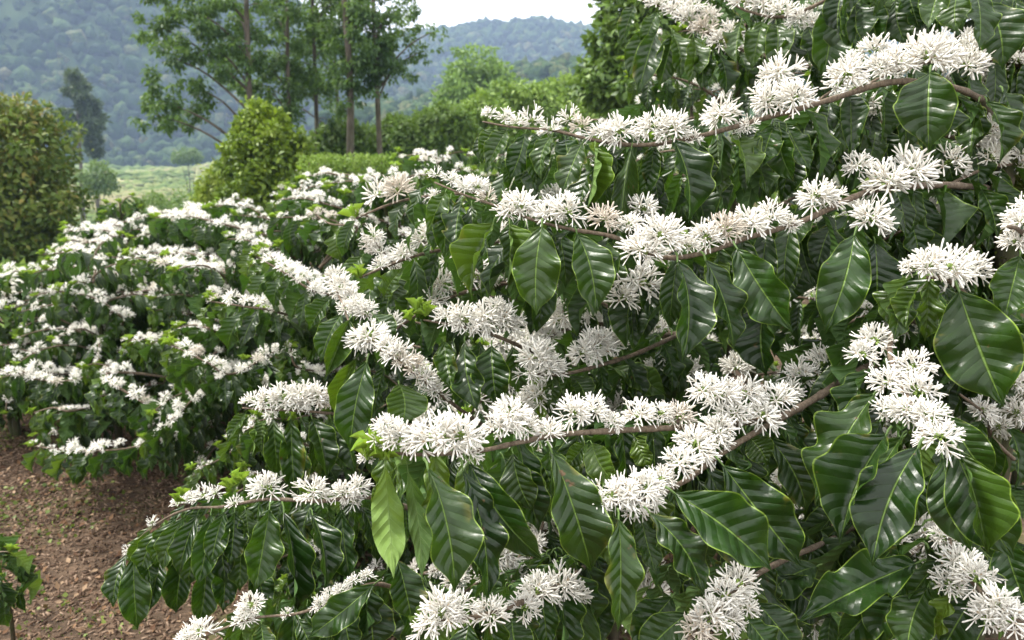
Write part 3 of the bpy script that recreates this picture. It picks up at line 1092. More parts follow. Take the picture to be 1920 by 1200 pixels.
def mountain(name, elev, r0, r1, z0, az0, az1, spacing, seed, crown, tint_shift=0.0):
    """polar hill: elev(az) = elevation angle (deg) of its ridge seen from the path"""
    na, nr = 110, 40
    def hz(a, f):
        ridge = CAM_Z + r1 * math.tan(rad(elev(a)))
        g = sstep(0, 1, f) * .6 + f * .4
        r = r0 + (r1 - r0) * f
        x, y = r * math.sin(rad(a)), r * math.cos(rad(a))
        w = 9 * noise.noise(Vector((x * .013, y * .013, seed))) + 4 * noise.noise(Vector((x * .04, y * .04, seed)))
        g2 = min(g, 1)
        return x, y, z0 + (ridge - z0) * g2 + w * math.sin(math.pi * min(f, 1)) * (1 if f <= 1 else 0)
    V = []
    fs = [i / nr for i in range(nr + 1)] + [1.06, 1.15, 1.4, 1.8]
    for f in fs:
        for j in range(na + 1):
            a = az0 + (az1 - az0) * j / na
            x, y, z = hz(a, min(f, 1.0))
            if f > 1:
                k = (r0 + (r1 - r0) * f) / r1
                x, y = x * k, y * k
                z -= (f - 1) * (r1 - r0) * .6
            V.append((x, y, z))
    idx = np.arange(len(V)).reshape(len(fs), na + 1)
    F = np.stack([idx[:-1, :-1], idx[:-1, 1:], idx[1:, 1:], idx[1:, :-1]], -1).reshape(-1, 4)
    t = NT(name + "_soil")
    col = t.mix(t.ss(t.noise(.08, 4, .6, vec=t.pos()), .35, .65), (.022, .045, .014), (.05, .08, .028))
    add_obj(name, mesh_from(name, V, F, t.done(t.pbsdf(col, .95, .1))), kind="structure")
    rg = random.Random(seed)
    pts = []
    r = r0
    while r < r1 * 1.02:
        w = math.radians(az1 - az0) * r
        k = int(w / spacing)
        for j in range(k):
            a = az0 + (az1 - az0) * (j + rg.random()) / k
            rr = r + rg.uniform(-.5, .5) * spacing
            x, y, z = hz(a, min(1, max(0, (rr - r0) / (r1 - r0))))
            pts.append((x, y, z, noise.noise(Vector((x * .02, y * .02, 9)))))
        r += spacing * .8
    n = len(pts)
    P = np.array(pts, np.float32)
    g = np.random.default_rng(seed)
    s = crown * (.45 + 1.0 * g.random(n) ** 1.6)
    base = IV * (1 + .0 * IV)
    VV = np.repeat(base[None], n, 0)
    a = g.random(n) * 6.28
    ca, sa = np.cos(a)[:, None], np.sin(a)[:, None]
    X = VV[:, :, 0] * ca - VV[:, :, 1] * sa
    Y = VV[:, :, 0] * sa + VV[:, :, 1] * ca
    Z = VV[:, :, 2] * (.75 + .5 * g.random(n))[:, None]
    wob = 1 + .24 * g.standard_normal((n, VV.shape[1]))
    VV = np.stack([X, Y, Z], -1) * wob[:, :, None] * s[:, None, None]
    VV[:, :, 0] += P[:, 0:1]
    VV[:, :, 1] += P[:, 1:2]
    VV[:, :, 2] += P[:, 2:3] + s[:, None] * .45
    FF = (IF[None] + (np.arange(n) * len(IV))[:, None, None]).reshape(-1, 3)
    tn = np.clip(.42 + tint_shift + P[:, 3] * .5 + g.standard_normal(n) * .22, 0, 1)
    # leaf clumps on a crown differ a little too
    tint = np.clip(np.repeat(tn, len(IV)) + g.standard_normal(n * len(IV)) * .14, 0, 1)
    me = mesh_from("forest", VV.reshape(-1, 3), FF, MF_FOREST, tint=tint, smooth=False)
    add_obj("forest", me, kind="stuff")
    return n


def el_left(a):     # azimuth in degrees (negative = left)
    return np.interp(a, [-50, -33, -24, -18, -15.2, -12, -8, -3, 2, 8], [16, 14.5, 12, 9.9, 8.7, 6.5, 4.2, 2.6, 1.5, .5]) + .25 * noise.noise(Vector((a * .8, 0, 1)))


def el_right(a):
    return np.interp(a, [-22, -12, -8.5, -5, -2, 1, 4, 7, 14, 30, 45], [5.2, 6.0, 6.1, 6.5, 7.0, 7.2, 6.8, 6.2, 5.8, 5.5, 5]) + .22 * noise.noise(Vector((a * .7, 0, 4)))


def el_mid(a):
    return np.interp(a, [-14, -8, -3, 0, 4, 10, 25, 40], [.6, 1.6, 3.2, 4.0, 4.4, 4.0, 3.6, 3.0]) + .3 * noise.noise(Vector((a * .6, 0, 8)))


mountain("mountain", el_left, 300, 470, -9.5, -48, 6, 4.2, 2, 2.5)
mountain("mountain", el_right, 420, 640, -9.5, -24, 44, 5.5, 3, 3.0, .03)
mountain("hill", el_mid, 95, 230, -7.5, -13, 42, 2.8, 4, 1.5, .12)

# scrub on the valley field
pts = []
rg = random.Random(5)
for k in range(13000):
    y = 22 + 300 * rg.random() ** 1.2
    x = rg.uniform(-.75, -.12) * y - 1
    nz = noise.noise(Vector((x * .06, y * .06, 2)))
    if nz < -.25 and rg.random() < .6:
        continue
    pts.append((Vector((x, y, ground_z(x, y) + .05)), rg.uniform(.25, .8) * (1 + .4 * nz) * (.6 + y / 200)))
n = len(pts)
g = np.random.default_rng(8)
IV1, IF1 = ico(1)
VV = IV1[None] * (1 + .25 * g.standard_normal((n, len(IV1), 1)))
S = np.array([p[1] for p in pts])[:, None, None]
VV = VV * S * np.array([1.2, 1.2, .6])
VV += np.array([tuple(p[0]) for p in pts])[:, None, :]
FF = (IF1[None] + (np.arange(n) * len(IV1))[:, None, None]).reshape(-1, 3)
tint = np.repeat(np.clip(.5 + .7 * np.array([noise.noise(p[0] * .05) for p in pts]) + g.standard_normal(n) * .2, 0, 1), len(IV1))
add_obj("scrub", mesh_from("scrub", VV.reshape(-1, 3), FF, MF_SCRUB, tint=tint, smooth=False), kind="stuff")
# ------------------------------------------------------------------ where procedural coffee growth may go
def interp(tab, x):
    return float(np.interp(x, [t[0] for t in tab], [t[1] for t in tab]))


SKYLINE = [(-400, 560), (0, 520), (60, 475), (120, 438), (220, 432), (300, 398), (400, 372), (500, 352), (540, 335), (640, 318), (700, 312), (780, 292), (900, 262), (1000, 240), (1100, 215),
           (1150, 150), (1180, 10), (1230, -80), (2400, -300)]
SOILLINE = [(-400, 800), (0, 825), (60, 865), (330, 905), (400, 985), (480, 1090), (570, 1230), (700, 1300)]


def keep_fn(dmin):
    def keep(p):
        x, y, d = proj(p)
        if p.z < .06:
            return False
        if d < dmin - (.5 if x < 620 else 0):
            return False
        if x > 2150:
            return d > .9
        if y < interp(SKYLINE, x) + 6:
            return False
        if y + .03 * FPX / max(d, .1) > interp(SOILLINE, x):
            return False
        return True
    return keep


# ------------------------------------------------------------------ the two nearest shrubs, branch by branch
NEAR = Shrub("tall old shrub at the right with mossy stems and long branches of big white flowers", (1.16, 1.78, ground_z(1.16, 1.78)), leaf_cap=300, cl_cap=300)
SECOND = Shrub("shrub before the right one, its low branches reaching left over the bare soil", (.22, 1.95, ground_z(.22, 1.95)), leaf_cap=300, cl_cap=300)
gz = ground_z(1.16, 1.78)
NEAR.stem([(1.16, 1.78, gz - .05), (1.13, 1.76, gz + .5), at(1885, 560, 1.72), at(1878, 380, 1.70), at(1892, 250, 1.70), at(1905, 120, 1.72), at(1880, -60, 1.75), at(1850, -260, 1.8)], .027, .018)
NEAR.stem([(1.17, 1.79, gz + .2), at(1915, 600, 1.78), at(1925, 420, 1.78), at(1912, 200, 1.76), at(1960, 0, 1.8), at(1990, -200, 1.8)], .026, .010)
NEAR.stem([at(1890, 330, 1.70), at(1850, 215, 1.66), at(1838, 185, 1.62)], .016, .010)
SECOND.stem([(.22, 1.95, -.03), (.24, 1.95, .5), (.20, 1.98, 1.0), (.22, 2.0, 1.3)], .022, .008)
SECOND.stem([(.27, 1.97, -.03), (.30, 2.0, .4), (.34, 2.02, .9)], .018, .008)

BR = {}


def hand_branch(sh, key, pts, r0, r1):
    path = [at(*p) for p in pts]
    b, sp = sh.branch(path, r0 * .8, r1 * .8, sides=8)
    BR[key] = (sh, b, sp, [proj(q) for q in sp])


def bdepth(key, x, y):
    q = min(BR[key][3], key=lambda q: (q[0] - x) ** 2 + (q[1] - y) ** 2)
    return q[2]


def tangent(key, x, y):
    sh, b, sp, pr = BR[key]
    i = min(range(len(pr)), key=lambda i: (pr[i][0] - x) ** 2 + (pr[i][1] - y) ** 2)
    return (sp[min(i + 1, len(sp) - 1)] - sp[max(i - 1, 0)]).normalized()


def hand_clusters(key, lst):
    sh, b = BR[key][:2]
    for c in lst:
        x, y, r = c[:3]
        kind = c[3] if len(c) > 3 else 'h'
        d = bdepth(key, x, y) + (c[4] if len(c) > 4 else 0)
        sh.cluster(b, at(x, y, d), r * d / FPX * .97, kind, True, tangent(key, x, y))


def hand_leaves(key, lst):
    """(base x, base y, tip x, tip y, width px, tone, kind, extra depth)"""
    sh, b = BR[key][:2]
    for l in lst:
        bx, by, tx, ty, w = l[:5]
        tone = l[5] if len(l) > 5 else .05
        kind = l[6] if len(l) > 6 else ''
        dz = l[7] if len(l) > 7 else 0.0
        d = bdepth(key, bx, by) + dz - .015
        p0 = at(bx, by, d)
        p1 = at(tx, ty, d - R(.0, .05))
        hv = Vector((R(-.45, .45), R(-.2, .2), 0))
        n = (CAMP - p0).normalized() * .8 + ZUP * R(.1, .95) + hv * 1.3
        if 'u' in kind:
            n = -(CAMP - p0).normalized() + ZUP * .2 + hv * .5
        wd = w * d / FPX
        me = True
        if 'f' in kind:
            me = random.choice(FOLDED)
            wd *= 1.15
        sh.leaf(b, leaf_matrix(p0, p1, n, wd * .83), max(0, tone + R(-.04, .06)), me, True)


# --- top branch
hand_branch(NEAR, 'T1', [(1838, 185, 1.62), (1790, 165, 1.52), (1700, 153, 1.44), (1640, 160, 1.42), (1560, 186, 1.40), (1440, 220, 1.38), (1300, 258, 1.38), (1200, 272, 1.40), (1110, 262, 1.43), (1040, 245, 1.47), (960, 238, 1.52), (905, 228, 1.56)], .0085, .002)
hand_clusters('T1', [(1740, 108, 64, 'h', -.04), (1680, 120, 44), (1650, 128, 36), (1588, 142, 46), (1462, 140, 46, 'h', .04), (1440, 190, 48), (1490, 185, 46, 'h', -.03), (1352, 218, 44), (1262, 242, 44), (1222, 240, 40),
                     (1162, 246, 44), (1130, 250, 34), (1090, 238, 30, 'bh'), (1070, 225, 30, 'bh'), (1035, 245, 26, 'bh'), (1000, 228, 34, 'bh'), (970, 232, 26, 'bh'), (945, 222, 26, 'bh'), (918, 215, 20, 'bh'),
                     (1812, 125, 46, 'h', .03), (1850, 150, 44, 'h', .1), (1890, 160, 34, 'h', .12), (1300, 262, 22), (1400, 238, 24)])
hand_leaves('T1', [(1744, 135, 1742, 285, 112, .06, '', -.08), (1262, 262, 1290, 420, 86, .0), (1184, 278, 1164, 425, 46, .25, 'f'), (1092, 268, 1052, 368, 60, .1), (1115, 275, 1098, 400, 30, .5, 'f'),
                   (1222, 272, 1212, 350, 48, .1, '', .05), (1370, 255, 1398, 345, 70, .35, '', .04), (1345, 262, 1350, 372, 62, .4, '', .08), (1450, 235, 1425, 318, 58, .0, '', .02), (1462, 238, 1492, 345, 62, .0, '', .03),
                   (1475, 235, 1520, 320, 55, .05, '', .05), (1005, 252, 1000, 345, 50, .05), (985, 250, 955, 340, 52, .05), (950, 245, 912, 318, 45, .15), (1035, 255, 1015, 340, 46, .1), (1060, 262, 1072, 350, 52, .05, '', .03),
                   (930, 240, 900, 300, 40, .2), (1395, 245, 1440, 370, 60, .1, '', .1), (1290, 268, 1330, 360, 58, .2, '', .1), (1620, 175, 1600, 250, 44, .1, '', .1), (1555, 190, 1540, 270, 44, .1, '', .1),
                   (1150, 275, 1135, 350, 40, .1, '', .06), (1800, 175, 1815, 290, 60, .0, '', .08), (1850, 190, 1872, 310, 62, .05, '', -.06), (1880, 170, 1915, 290, 66, .0, '', -.02), (1835, 190, 1820, 300, 52, .15, '', -.03), (1320, 265, 1290, 340, 50, .1, '', .12)])
hand_branch(NEAR, 'T2', [(1880, 300, 1.68), (1800, 262, 1.62), (1690, 236, 1.56), (1600, 222, 1.54), (1510, 216, 1.53), (1450, 222, 1.53)], .006, .003)
hand_clusters('T2', [(1655, 205, 40), (1610, 200, 44), (1560, 212, 38), (1520, 222, 30), (1850, 250, 44), (1822, 262, 32), (1790, 240, 32)])
hand_leaves('T2', [(1600, 230, 1588, 320, 56, .05), (1650, 240, 1665, 330, 58, .0), (1560, 225, 1545, 310, 50, .1), (1700, 245, 1690, 340, 60, .0), (1760, 255, 1790, 350, 60, .0), (1510, 220, 1505, 300, 46, .1), (1640, 235, 1620, 330, 50, .2), (1820, 270, 1830, 360, 60, .0)])
# --- upper branches behind, against the sky
hand_branch(NEAR, 'U1', [(1880, 40, 1.75), (1760, -30, 1.8), (1600, -20, 1.9), (1480, 30, 1.98), (1400, 20, 2.05), (1350, -10, 2.1)], .008, .003)
hand_clusters('U1', [(1500, 35, 30), (1465, 25, 34), (1430, 12, 36), (1395, 5, 34), (1530, 45, 26), (1360, -10, 30)])
hand_leaves('U1', [(1550, 10, 1540, 150, 80, .1), (1598, 0, 1600, 92, 74, .0), (1625, 5, 1648, 100, 62, .0), (1680, 0, 1700, 85, 66, .05), (1740, -10, 1760, 60, 60, .0), (1790, -20, 1800, 70, 66, .1), (1515, 50, 1535, 140, 62, .15),
                   (1430, 40, 1410, 130, 50, .2), (1455, 45, 1450, 140, 55, .15), (1640, -10, 1660, 70, 60, .1), (1580, -20, 1570, 70, 60, .0), (1700, -20, 1725, 60, 66, .0), (1485, 55, 1470, 150, 54, .1), (1390, 40, 1380, 120, 44, .2), (1560, 5, 1590, 110, 60, .05)])
hand_branch(NEAR, 'U2', [(1880, 80, 1.74), (1700, 120, 1.95), (1560, 130, 2.05), (1450, 110, 2.1), (1370, 85, 2.15), (1300, 45, 2.2), (1245, 15, 2.25), (1205, 0, 2.3)], .008, .003)
hand_clusters('U2', [(1350, 80, 30), (1370, 60, 26), (1320, 58, 32), (1290, 38, 34), (1265, 22, 30), (1235, 8, 28), (1330, 30, 24), (1380, 88, 24), (1215, -5, 22), (1300, 10, 24)])
hand_leaves('U2', [(1215, 55, 1178, 150, 44, .1), (1230, 60, 1195, 180, 52, .1), (1262, 65, 1235, 165, 52, .15), (1300, 70, 1290, 160, 48, .2), (1345, 100, 1360, 180, 44, .0), (1385, 100, 1400, 190, 50, .05), (1430, 110, 1425, 200, 48, .05), (1260, 60, 1275, 150, 45, .2),
                   (1480, 115, 1470, 200, 50, .05), (1235, 20, 1205, 95, 36, .15), (1520, 125, 1540, 200, 50, .05), (1320, 85, 1315, 170, 44, .1), (1190, 10, 1165, 90, 34, .1)])
hand_branch(NEAR, 'U3', [(1905, 60, 1.72), (1870, -10, 1.6), (1800, -40, 1.5), (1720, -50, 1.48)], .006, .003)
hand_leaves('U3', [(1850, 5, 1880, 132, 92, .0), (1800, -20, 1795, 60, 70, .1), (1905, 0, 1915, 100, 60, .0), (1765, -30, 1740, 55, 60, .1), (1885, -10, 1850, 70, 66, .0), (1830, -10, 1835, 95, 70, .0)])
# --- middle branch
hand_branch(NEAR, 'M1', [(1885, 358, 1.68), (1820, 350, 1.58), (1750, 347, 1.48), (1650, 354, 1.40), (1600, 370, 1.36), (1545, 396, 1.32), (1490, 420, 1.30), (1400, 446, 1.26), (1320, 474, 1.24), (1240, 482, 1.24), (1150, 444, 1.26), (1070, 430, 1.28), (1000, 412, 1.30), (930, 386, 1.34), (870, 365, 1.38), (815, 342, 1.42)], .0085, .002)
hand_clusters('M1', [(1705, 325, 60, 'h', -.05), (1665, 345, 56, 'h', -.04), (1608, 312, 36, 'h', .03), (1530, 368, 46), (1555, 372, 34), (1632, 412, 50, 'h', -.06), (1445, 410, 42), (1405, 418, 46), (1360, 432, 46), (1325, 446, 40), (1478, 420, 26),
                     (1240, 445, 56, 'h', -.04), (1205, 470, 52, 'h', -.04), (1132, 412, 38), (1060, 398, 46), (1030, 404, 40), (975, 388, 44), (955, 400, 32), (895, 352, 32, 'bh'), (870, 350, 28, 'bh'), (845, 338, 24, 'bh'), (820, 330, 20, 'bh'),
                     (915, 375, 26, 'bh'), (1205, 392, 38, 'h', .12), (1140, 308, 34, 'h', .3), (1780, 308, 44, 'h', .05), (1835, 325, 36, 'h', .05), (1200, 530, 50, 'h', .06), (1170, 560, 42, 'h', .08), (1180, 420, 30), (1290, 462, 30)])
hand_leaves('M1', [(1016, 424, 1006, 592, 98, .12, '', -.04), (1082, 438, 1118, 590, 82, .05), (925, 418, 884, 560, 60, .45, 'f'), (955, 420, 950, 545, 46, .4, 'f'), (1270, 488, 1278, 682, 74, .0, '', -.04), (1322, 486, 1376, 660, 84, .02, '', -.03),
                   (1382, 466, 1487, 622, 98, .0, '', -.02), (1602, 440, 1546, 628, 98, .05, '', -.05), (1640, 455, 1642, 582, 92, .0, '', .05), (1440, 560, 1438, 705, 86, .0, '', .12), (845, 372, 832, 485, 56, .05), (865, 378, 855, 470, 50, .05),
                   (885, 385, 905, 480, 50, .1), (835, 360, 800, 440, 44, .15), (1520, 410, 1455, 470, 60, .1, '', .08), (1560, 420, 1530, 510, 60, .0, '', .1), (1345, 480, 1340, 560, 50, .55, '', .06), (1430, 450, 1470, 560, 60, .0, '', .14),
                   (1690, 390, 1720, 500, 60, .0, '', .1), (1500, 430, 1530, 540, 64, .0, '', .16), (1130, 450, 1150, 560, 60, .05, '', .1), (985, 425, 965, 540, 60, .1, '', .08), (1045, 430, 1060, 540, 60, .05, '', .1), (1730, 370, 1750, 480, 66, .0, '', .14),
                   (1790, 360, 1810, 470, 66, .0, '', .12), (1600, 400, 1640, 520, 60, .0, '', .2), (1230, 490, 1215, 600, 60, .05, '', .12), (1300, 490, 1325, 600, 56, .0, '', .12), (1860, 370, 1850, 480, 60, .0, '', .1), (1870, 360, 1895, 470, 64, .05, '', -.06), (1840, 355, 1870, 450, 56, .1, '', -.05)])
# --- right-hand branches that come towards the path
hand_branch(NEAR, 'R0', [(1885, 640, 1.66), (1860, 600, 1.45), (1820, 560, 1.30), (1775, 525, 1.20), (1740, 520, 1.16)], .007, .003)
hand_clusters('R0', [(1740, 500, 48), (1780, 505, 56, 'h', -.02), (1822, 508, 44), (1710, 505, 30)])
hand_leaves('R0', [(1798, 545, 1882, 762, 152, .04, '', -.06), (1700, 545, 1675, 640, 56, .2, '', .05), (1760, 550, 1745, 650, 60, .05, '', .1), (1850, 560, 1905, 680, 80, .0, '', .06), (1720, 540, 1700, 620, 40, .5, 'f', .04)])
hand_branch(NEAR, 'R1', [(1980, 560, 1.5), (1950, 480, 1.25), (1915, 435, 1.15), (1890, 425, 1.1)], .006, .003)
hand_clusters('R1', [(1915, 420, 46), (1905, 455, 36), (1940, 400, 50)])
hand_leaves('R1', [(1912, 480, 1882, 602, 82, .06, '', -.02), (1935, 480, 1930, 620, 90, .05)])
hand_branch(NEAR, 'R2', [(1890, 700, 1.66), (1800, 640, 1.45), (1700, 600, 1.30), (1668, 650, 1.18), (1690, 720, 1.10), (1725, 790, 1.03), (1735, 830, 1.0)], .007, .003)
hand_clusters('R2', [(1640, 640, 42), (1618, 665, 34), (1690, 615, 40, 'h', .1), (1710, 690, 46), (1665, 720, 46), (1720, 735, 50), (1700, 770, 48), (1740, 780, 44), (1762, 820, 48, 'h', -.03), (1660, 770, 34), (1790, 720, 42, 'bh', .15), (1830, 745, 40, 'bh', .18), (1760, 690, 40, 'h', .1)])
hand_leaves('R2', [(1722, 838, 1635, 1062, 122, .0, '', -.03), (1790, 840, 1902, 1050, 120, .04, '', .0), (1768, 860, 1822, 1035, 92, .0, '', .05), (1662, 815, 1575, 1020, 100, .04, 'f', .0), (1640, 738, 1528, 945, 104, .04, '', .02),
                   (1690, 820, 1600, 990, 70, .1, '', .06), (1800, 850, 1850, 1040, 60, .2, 'f', -.01), (1650, 790, 1560, 900, 70, .05, '', .08), (1740, 850, 1720, 980, 80, .0, '', .1), (1780, 780, 1860, 900, 80, .05, '', .16)])
hand_branch(NEAR, 'R3', [(1900, 860, 1.6), (1860, 820, 1.5), (1850, 780, 1.45), (1800, 740, 1.4)], .005, .003)
hand_clusters('R3', [(1905, 775, 40), (1870, 800, 34), (1840, 770, 36), (1900, 720, 36)])
hand_leaves('R3', [(1890, 800, 1900, 920, 70, .05), (1860, 820, 1830, 930, 60, .1), (1840, 790, 1800, 880, 60, .1)])
# --- the long lower branch and its fork
hand_branch(NEAR, 'B1', [(1890, 760, 1.66), (1760, 680, 1.55), (1660, 680, 1.42), (1598, 702, 1.34), (1540, 740, 1.26), (1480, 775, 1.20), (1425, 806, 1.14), (1350, 852, 1.08), (1290, 898, 1.04), (1230, 928, 1.0), (1170, 942, .98), (1120, 940, .97)], .0095, .0025)
hand_clusters('B1', [(1455, 752, 46, 'h', -.03), (1430, 780, 44, 'h', -.03), (1395, 740, 46), (1350, 742, 48), (1320, 732, 42), (1375, 775, 42), (1480, 735, 32, 'h', .1), (1345, 810, 44), (1305, 835, 52), (1275, 870, 44, 'h', -.02), (1345, 830, 38),
                     (1215, 915, 46), (1180, 925, 50), (1145, 930, 44), (1190, 955, 36), (1120, 945, 30), (1240, 900, 34), (1545, 685, 46, 'h', .12), (1500, 705, 40, 'h', .14), (1590, 690, 30, 'h', .12)])
hand_leaves('B1', [(1265, 925, 1447, 1072, 122, .0, '', -.04), (1355, 872, 1502, 1062, 112, .0, '', -.02), (1442, 820, 1512, 960, 84, .02, '', .04), (1218, 962, 1322, 1118, 86, .0, '', -.03), (1160, 972, 1158, 1185, 78, .12, '', -.05),
                   (1150, 970, 1140, 1060, 50, .5, 'f', .03), (1385, 860, 1440, 1000, 80, .0, '', .1), (1480, 790, 1560, 900, 80, .0, '', .14), (1250, 930, 1270, 1050, 70, .0, '', .08), (1310, 900, 1400, 1080, 80, .0, '', .08),
                   (1405, 820, 1440, 870, 60, .3, '', .05), (1200, 960, 1230, 1080, 60, .1, '', .1), (1545, 745, 1580, 880, 70, .05, '', .1), (1120, 950, 1080, 1060, 60, .1, '', .06)])
hand_branch(NEAR, 'B1a', [(1480, 775, 1.20), (1400, 792, 1.16), (1300, 800, 1.12), (1180, 806, 1.08), (1050, 815, 1.04), (970, 830, 1.01), (900, 845, .99), (800, 852, .97), (730, 850, .97), (690, 855, .98)], .0065, .0022)
hand_clusters('B1a', [(1275, 782, 38), (1240, 775, 28), (1197, 780, 42), (1110, 768, 42), (1075, 775, 42), (1028, 815, 40), (958, 778, 50), (935, 800, 40), (985, 800, 34), (865, 820, 58, 'h', -.02), (825, 822, 60, 'h', -.02), (785, 828, 44), (745, 820, 44), (715, 825, 40, 'bh'), (700, 845, 30, 'bh'), (725, 800, 30), (690, 860, 24, 'bh'), (1150, 790, 28), (880, 850, 32)])
hand_leaves('B1a', [(722, 875, 738, 1085, 66, .75, 'u', -.01), (802, 878, 852, 1112, 96, .04, '', -.04), (868, 880, 912, 1132, 76, .0, '', -.03), (880, 868, 1022, 1052, 92, .0, '', -.02), (962, 850, 1000, 960, 74, .2, '', .02),
                    (1035, 848, 1108, 1072, 104, .1, '', -.03), (1110, 832, 1160, 915, 60, .35, '', .02), (765, 885, 790, 1090, 50, .25, 'u', .03), (1100, 830, 1060, 880, 40, .3, '', .04), (945, 860, 1010, 1000, 66, .0, '', .06),
                    (1190, 820, 1220, 880, 44, .7, '', .04), (1230, 815, 1180, 870, 40, .7, '', .05), (1000, 845, 1040, 960, 66, .05, '', .08), (840, 870, 850, 1000, 60, .1, '', .08), (740, 880, 700, 960, 44, .6, '', .04), (1290, 810, 1270, 900, 50, .2, '', .08), (900, 870, 950, 1010, 60, .0, '', .1)])
for (x, y, s) in ((700, 835, .045), (690, 860, .04), (720, 860, .035)):
    NEAR.shoot(BR['B1a'][1], at(x, y, .97), s * .75)
# --- lowest right: branches near the path
hand_branch(NEAR, 'D1', [(1700, 900, 1.6), (1750, 940, 1.35), (1775, 1000, 1.15), (1800, 1060, 1.05), (1860, 1130, .98), (1920, 1170, .95)], .006, .003)
hand_clusters('D1', [(1745, 950, 44, 'h', .1), (1735, 1000, 46, 'h', .06), (1770, 1010, 36), (1800, 1060, 52), (1830, 1085, 48), (1780, 1095, 40), (1870, 1140, 52), (1900, 1165, 48), (1850, 1160, 44)])
hand_leaves('D1', [(1718, 1056, 1494, 1168, 98, .02, '', -.02), (1880, 1010, 1930, 1150, 90, .0, '', .12), (1700, 1090, 1640, 1210, 80, .05, '', .06), (1740, 1100, 1700, 1230, 90, .05, '', .03), (1680, 1080, 1560, 1220, 80, .0, '', .08), (1830, 1110, 1760, 1230, 80, .0, '', .08)])
hand_branch(NEAR, 'D2', [(1650, 960, 1.6), (1560, 1010, 1.35), (1450, 1060, 1.15), (1390, 1100, 1.05), (1340, 1150, 1.0), (1290, 1200, .97)], .006, .003)
hand_clusters('D2', [(1385, 1095, 46), (1360, 1120, 46), (1395, 1140, 34), (1335, 1155, 50), (1310, 1180, 42), (1370, 1165, 36)])
hand_leaves('D2', [(1532, 1062, 1425, 1128, 92, .02, '', -.05), (1420, 1130, 1500, 1230, 80, .0, '', .02), (1460, 1080, 1560, 1160, 90, .0, '', .06), (1540, 1060, 1640, 1150, 90, .0, '', .12), (1400, 1160, 1470, 1250, 80, .05, '', .0), (1290, 1150, 1200, 1240, 80, .05, '', .06), (1260, 1120, 1190, 1230, 90, .05, '', .1)])
# --- second shrub
hand_branch(SECOND, 'C1', [(1190, 640, 1.95), (1270, 625, 1.70), (1245, 640, 1.55), (1180, 668, 1.48), (1100, 692, 1.43), (1050, 702, 1.40), (1000, 702, 1.38)], .0065, .003)
hand_clusters('C1', [(1120, 650, 46), (1098, 662, 38), (1145, 645, 40), (1012, 672, 46), (1030, 695, 38), (995, 700, 34), (1212, 618, 38), (1235, 615, 28), (1060, 590, 44, 'h', .15), (1090, 575, 36, 'h', .18), (1012, 745, 42, 'h', .05), (975, 760, 34, 'h', .05),
                     (1290, 700, 38, 'h', .12), (1265, 680, 34, 'h', .12), (1380, 690, 38, 'h', .3), (1310, 590, 34, 'h', .2), (1150, 600, 30, 'h', .15), (1230, 690, 30, 'h', .1), (1185, 520, 34, 'h', .1)])
hand_leaves('C1', [(1190, 690, 1215, 760, 60, .1, '', .06), (1070, 705, 1100, 760, 50, .2, '', .06), (1150, 690, 1250, 740, 54, .2, '', .08), (1030, 720, 1060, 800, 50, .1, '', .08), (1240, 650, 1260, 740, 56, .05, '', .1), (1110, 700, 1080, 780, 50, .15, '', .1),
                   (1300, 700, 1330, 800, 60, .05, '', .1), (1200, 640, 1150, 700, 44, .1, '', .1)])
hand_branch(SECOND, 'C2', [(1190, 700, 1.95), (1080, 690, 1.65), (1000, 660, 1.5), (950, 638, 1.43), (900, 620, 1.40), (830, 606, 1.38), (795, 600, 1.38)], .006, .002)
hand_clusters('C2', [(945, 600, 40), (910, 596, 44), (870, 600, 44), (838, 598, 34), (960, 615, 30), (890, 615, 34), (930, 575, 26), (1050, 600, 36, 'h', .1)])
hand_leaves('C2', [(832, 640, 850, 735, 44, .15), (872, 642, 896, 772, 62, .05, '', -.02), (922, 648, 932, 758, 76, .05, '', -.03), (850, 640, 820, 720, 40, .1, '', .04), (960, 650, 975, 740, 50, .05, '', .05), (900, 640, 870, 740, 50, .0, '', .06)])
for (x, y, s, q) in ((782, 585, .05, 0), (800, 590, .045, 0), (770, 600, .035, 0)):
    SECOND.shoot(BR['C2'][1], at(x, y, 1.37), s * .75)
hand_branch(SECOND, 'C3', [(1120, 860, 1.9), (980, 840, 1.6), (880, 780, 1.42), (810, 725, 1.36), (750, 680, 1.34), (700, 645, 1.36), (660, 612, 1.42), (640, 565, 1.5), (622, 525, 1.58)], .0055, .002)
hand_clusters('C3', [(690, 632, 46), (672, 645, 34), (745, 668, 38), (770, 690, 38), (795, 712, 36), (728, 650, 30), (815, 735, 30), (685, 585, 30, 'h', .03), (655, 560, 30, 'h', .03), (640, 540, 34), (630, 520, 28), (670, 570, 24), (648, 580, 22)])
hand_leaves('C3', [(688, 678, 656, 848, 76, .02, '', -.02), (668, 672, 628, 780, 34, .4, 'f', .02), (748, 720, 752, 800, 92, .25, '', .0), (640, 590, 600, 680, 50, .1), (655, 600, 610, 710, 40, .25, 'f'), (700, 590, 735, 650, 50, .1, '', .06), (720, 560, 760, 500, 40, .2, '', .1),
                   (780, 720, 760, 800, 50, .2, '', .06), (720, 690, 700, 790, 50, .05, '', .06), (830, 750, 850, 820, 50, .05, '', .06), (620, 560, 580, 620, 40, .1, '', .05)])
hand_branch(SECOND, 'C4', [(1100, 560, 2.0), (960, 560, 1.9), (860, 550, 1.85), (790, 530, 1.8), (740, 495, 1.8), (700, 450, 1.8)], .005, .002)
hand_clusters('C4', [(700, 445, 26), (712, 475, 28), (730, 490, 22), (762, 518, 30), (690, 460, 20), (800, 505, 26, 'h', .1), (850, 490, 28, 'h', .2)])
